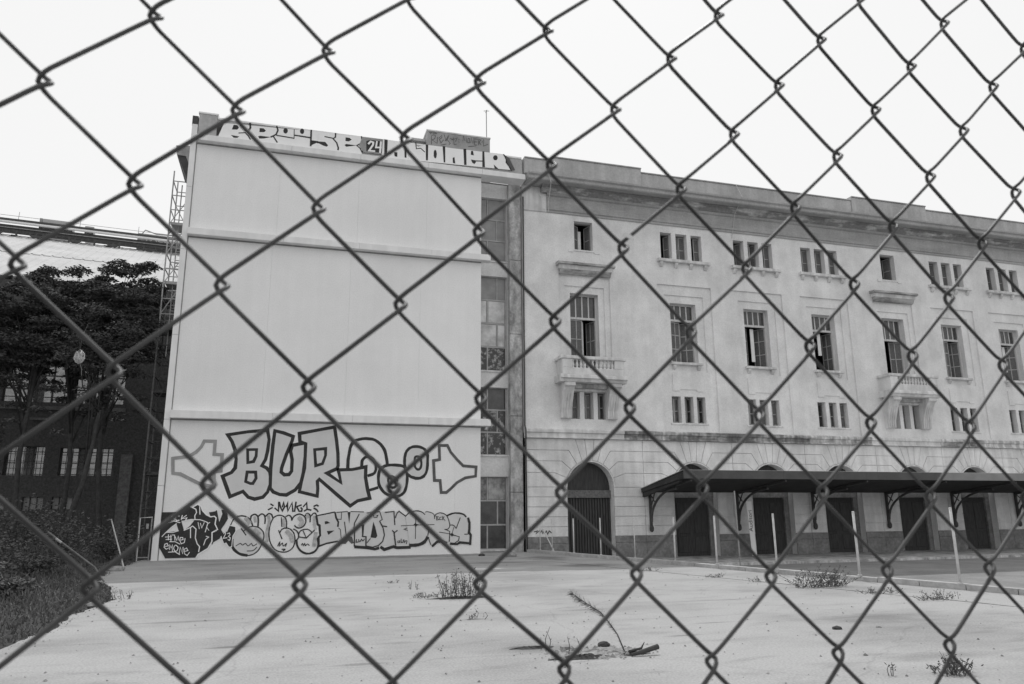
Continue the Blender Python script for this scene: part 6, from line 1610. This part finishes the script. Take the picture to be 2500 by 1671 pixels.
# ------------------------------------------------------------------ chain-link fence right in front of the camera
FO = Vector((-0.0989, 0.3036, 1.8787)); FA = Vector((0.0357, 0.0022, -0.0003)); FB = Vector((0.0, -0.0005, -0.0380))
FN = FA.cross(FB).normalized()
if FN.y > 0: FN = -FN            # towards the camera
fr = random.Random(4)
U0, U1, V0, V1 = -14, 30, -18, 48
JIT = {}
for u in range(U0, U1 + 2):
    for v in range(V0, V1 + 1):
        if (u + v) % 2:
            if (u, v) in KNOTS:
                dx, dz = KNOTS[(u, v)]
            else:
                dx, dz = fr.gauss(0, 0.6), fr.gauss(0, 0.7)
            JIT[(u, v)] = FO + FA * u + FB * v + Vector((dx * 0.001, 0, dz * 0.001))
fence = root('chain_link_fence', (FO.x + 0.3, 0.32, 0), 'dark chain link fence of interlocked wires close to the viewer', 'fence')
DEP, WR = 0.0032, 0.00102
xh = FA.normalized()
LAP = 0.0031                            # how far each bend reaches past the knot
for u in range(U0, U1):
    ctrl = []
    def vert(v):
        uu = u if (u + v) % 2 else u + 1
        if (uu, v) not in JIT: return None, 0
        s = -1 if uu == u else 1                      # which way this wire's bend points
        return JIT[(uu, v)] + xh * (LAP * s), s
    for v in range(V0, V1 + 1):
        K, s = vert(v)
        if K is None: continue
        prv, nxt = vert(v - 1)[0], vert(v + 1)[0]
        dA = -1 if s > 0 else 1                       # depth of the incoming strand: all falling strands behind
        if prv is not None:
            d = prv - K
            ctrl += [K + d * 0.5 + FN * DEP * dA, K + d * 0.2 + FN * DEP * dA, K + d * 0.08 + FN * DEP * 0.85 * dA]
        ctrl.append(K - xh * (0.0008 * s))
        if nxt is not None:
            d = nxt - K
            ctrl += [K + d * 0.08 - FN * DEP * 0.85 * dA, K + d * 0.2 - FN * DEP * dA]
    path = []
    n = len(ctrl)
    for i in range(n - 1):
        p0, p1, p2, p3 = ctrl[max(i - 1, 0)], ctrl[i], ctrl[i + 1], ctrl[min(i + 2, n - 1)]
        steps = 2
        for k in range(steps):
            q = k / steps
            path.append(0.5 * ((2 * p1) + (p2 - p0) * q + (2 * p0 - 5 * p1 + 4 * p2 - p3) * q * q + (3 * p1 - p0 - 3 * p2 + p3) * q ** 3))
    path.append(ctrl[-1])
    MB().tube(path, WR, 6).build('wire', 'wire_steel', fence, smooth=True)
# scrap of pale plastic caught on one knot
kp = JIT[(7, 4)] + Vector((0.0005, -0.004, 0.0035))
mb = MB()
sc = [(-0.0032, 0.0, 0.0004), (-0.0018, -0.0008, 0.0010), (0.0, -0.0010, 0.0004), (0.0020, -0.0004, 0.0), (0.0036, 0.0006, -0.0006)]
wd = [0.0004, 0.0011, 0.0013, 0.0010, 0.0003]
V = []
for (x, y, z), w in zip(sc, wd):
    for dy, dz in ((-0.00015, -w), (0.00015, -w), (0.00015, w), (-0.00015, w)):
        V.append((kp.x + x, kp.y + y + dy, kp.z + z + dz))
F = [(0, 1, 2, 3), (16, 19, 18, 17)]
for i in range(4):
    for k in range(4):
        F.append((i * 4 + k, i * 4 + 4 + k, i * 4 + 4 + (k + 1) % 4, i * 4 + (k + 1) % 4))
mb.add(V, F)
tag(mb.build('plastic_scrap', 'board_pale'), 'tiny pale scrap of plastic caught on a fence knot before the facade', 'scrap')
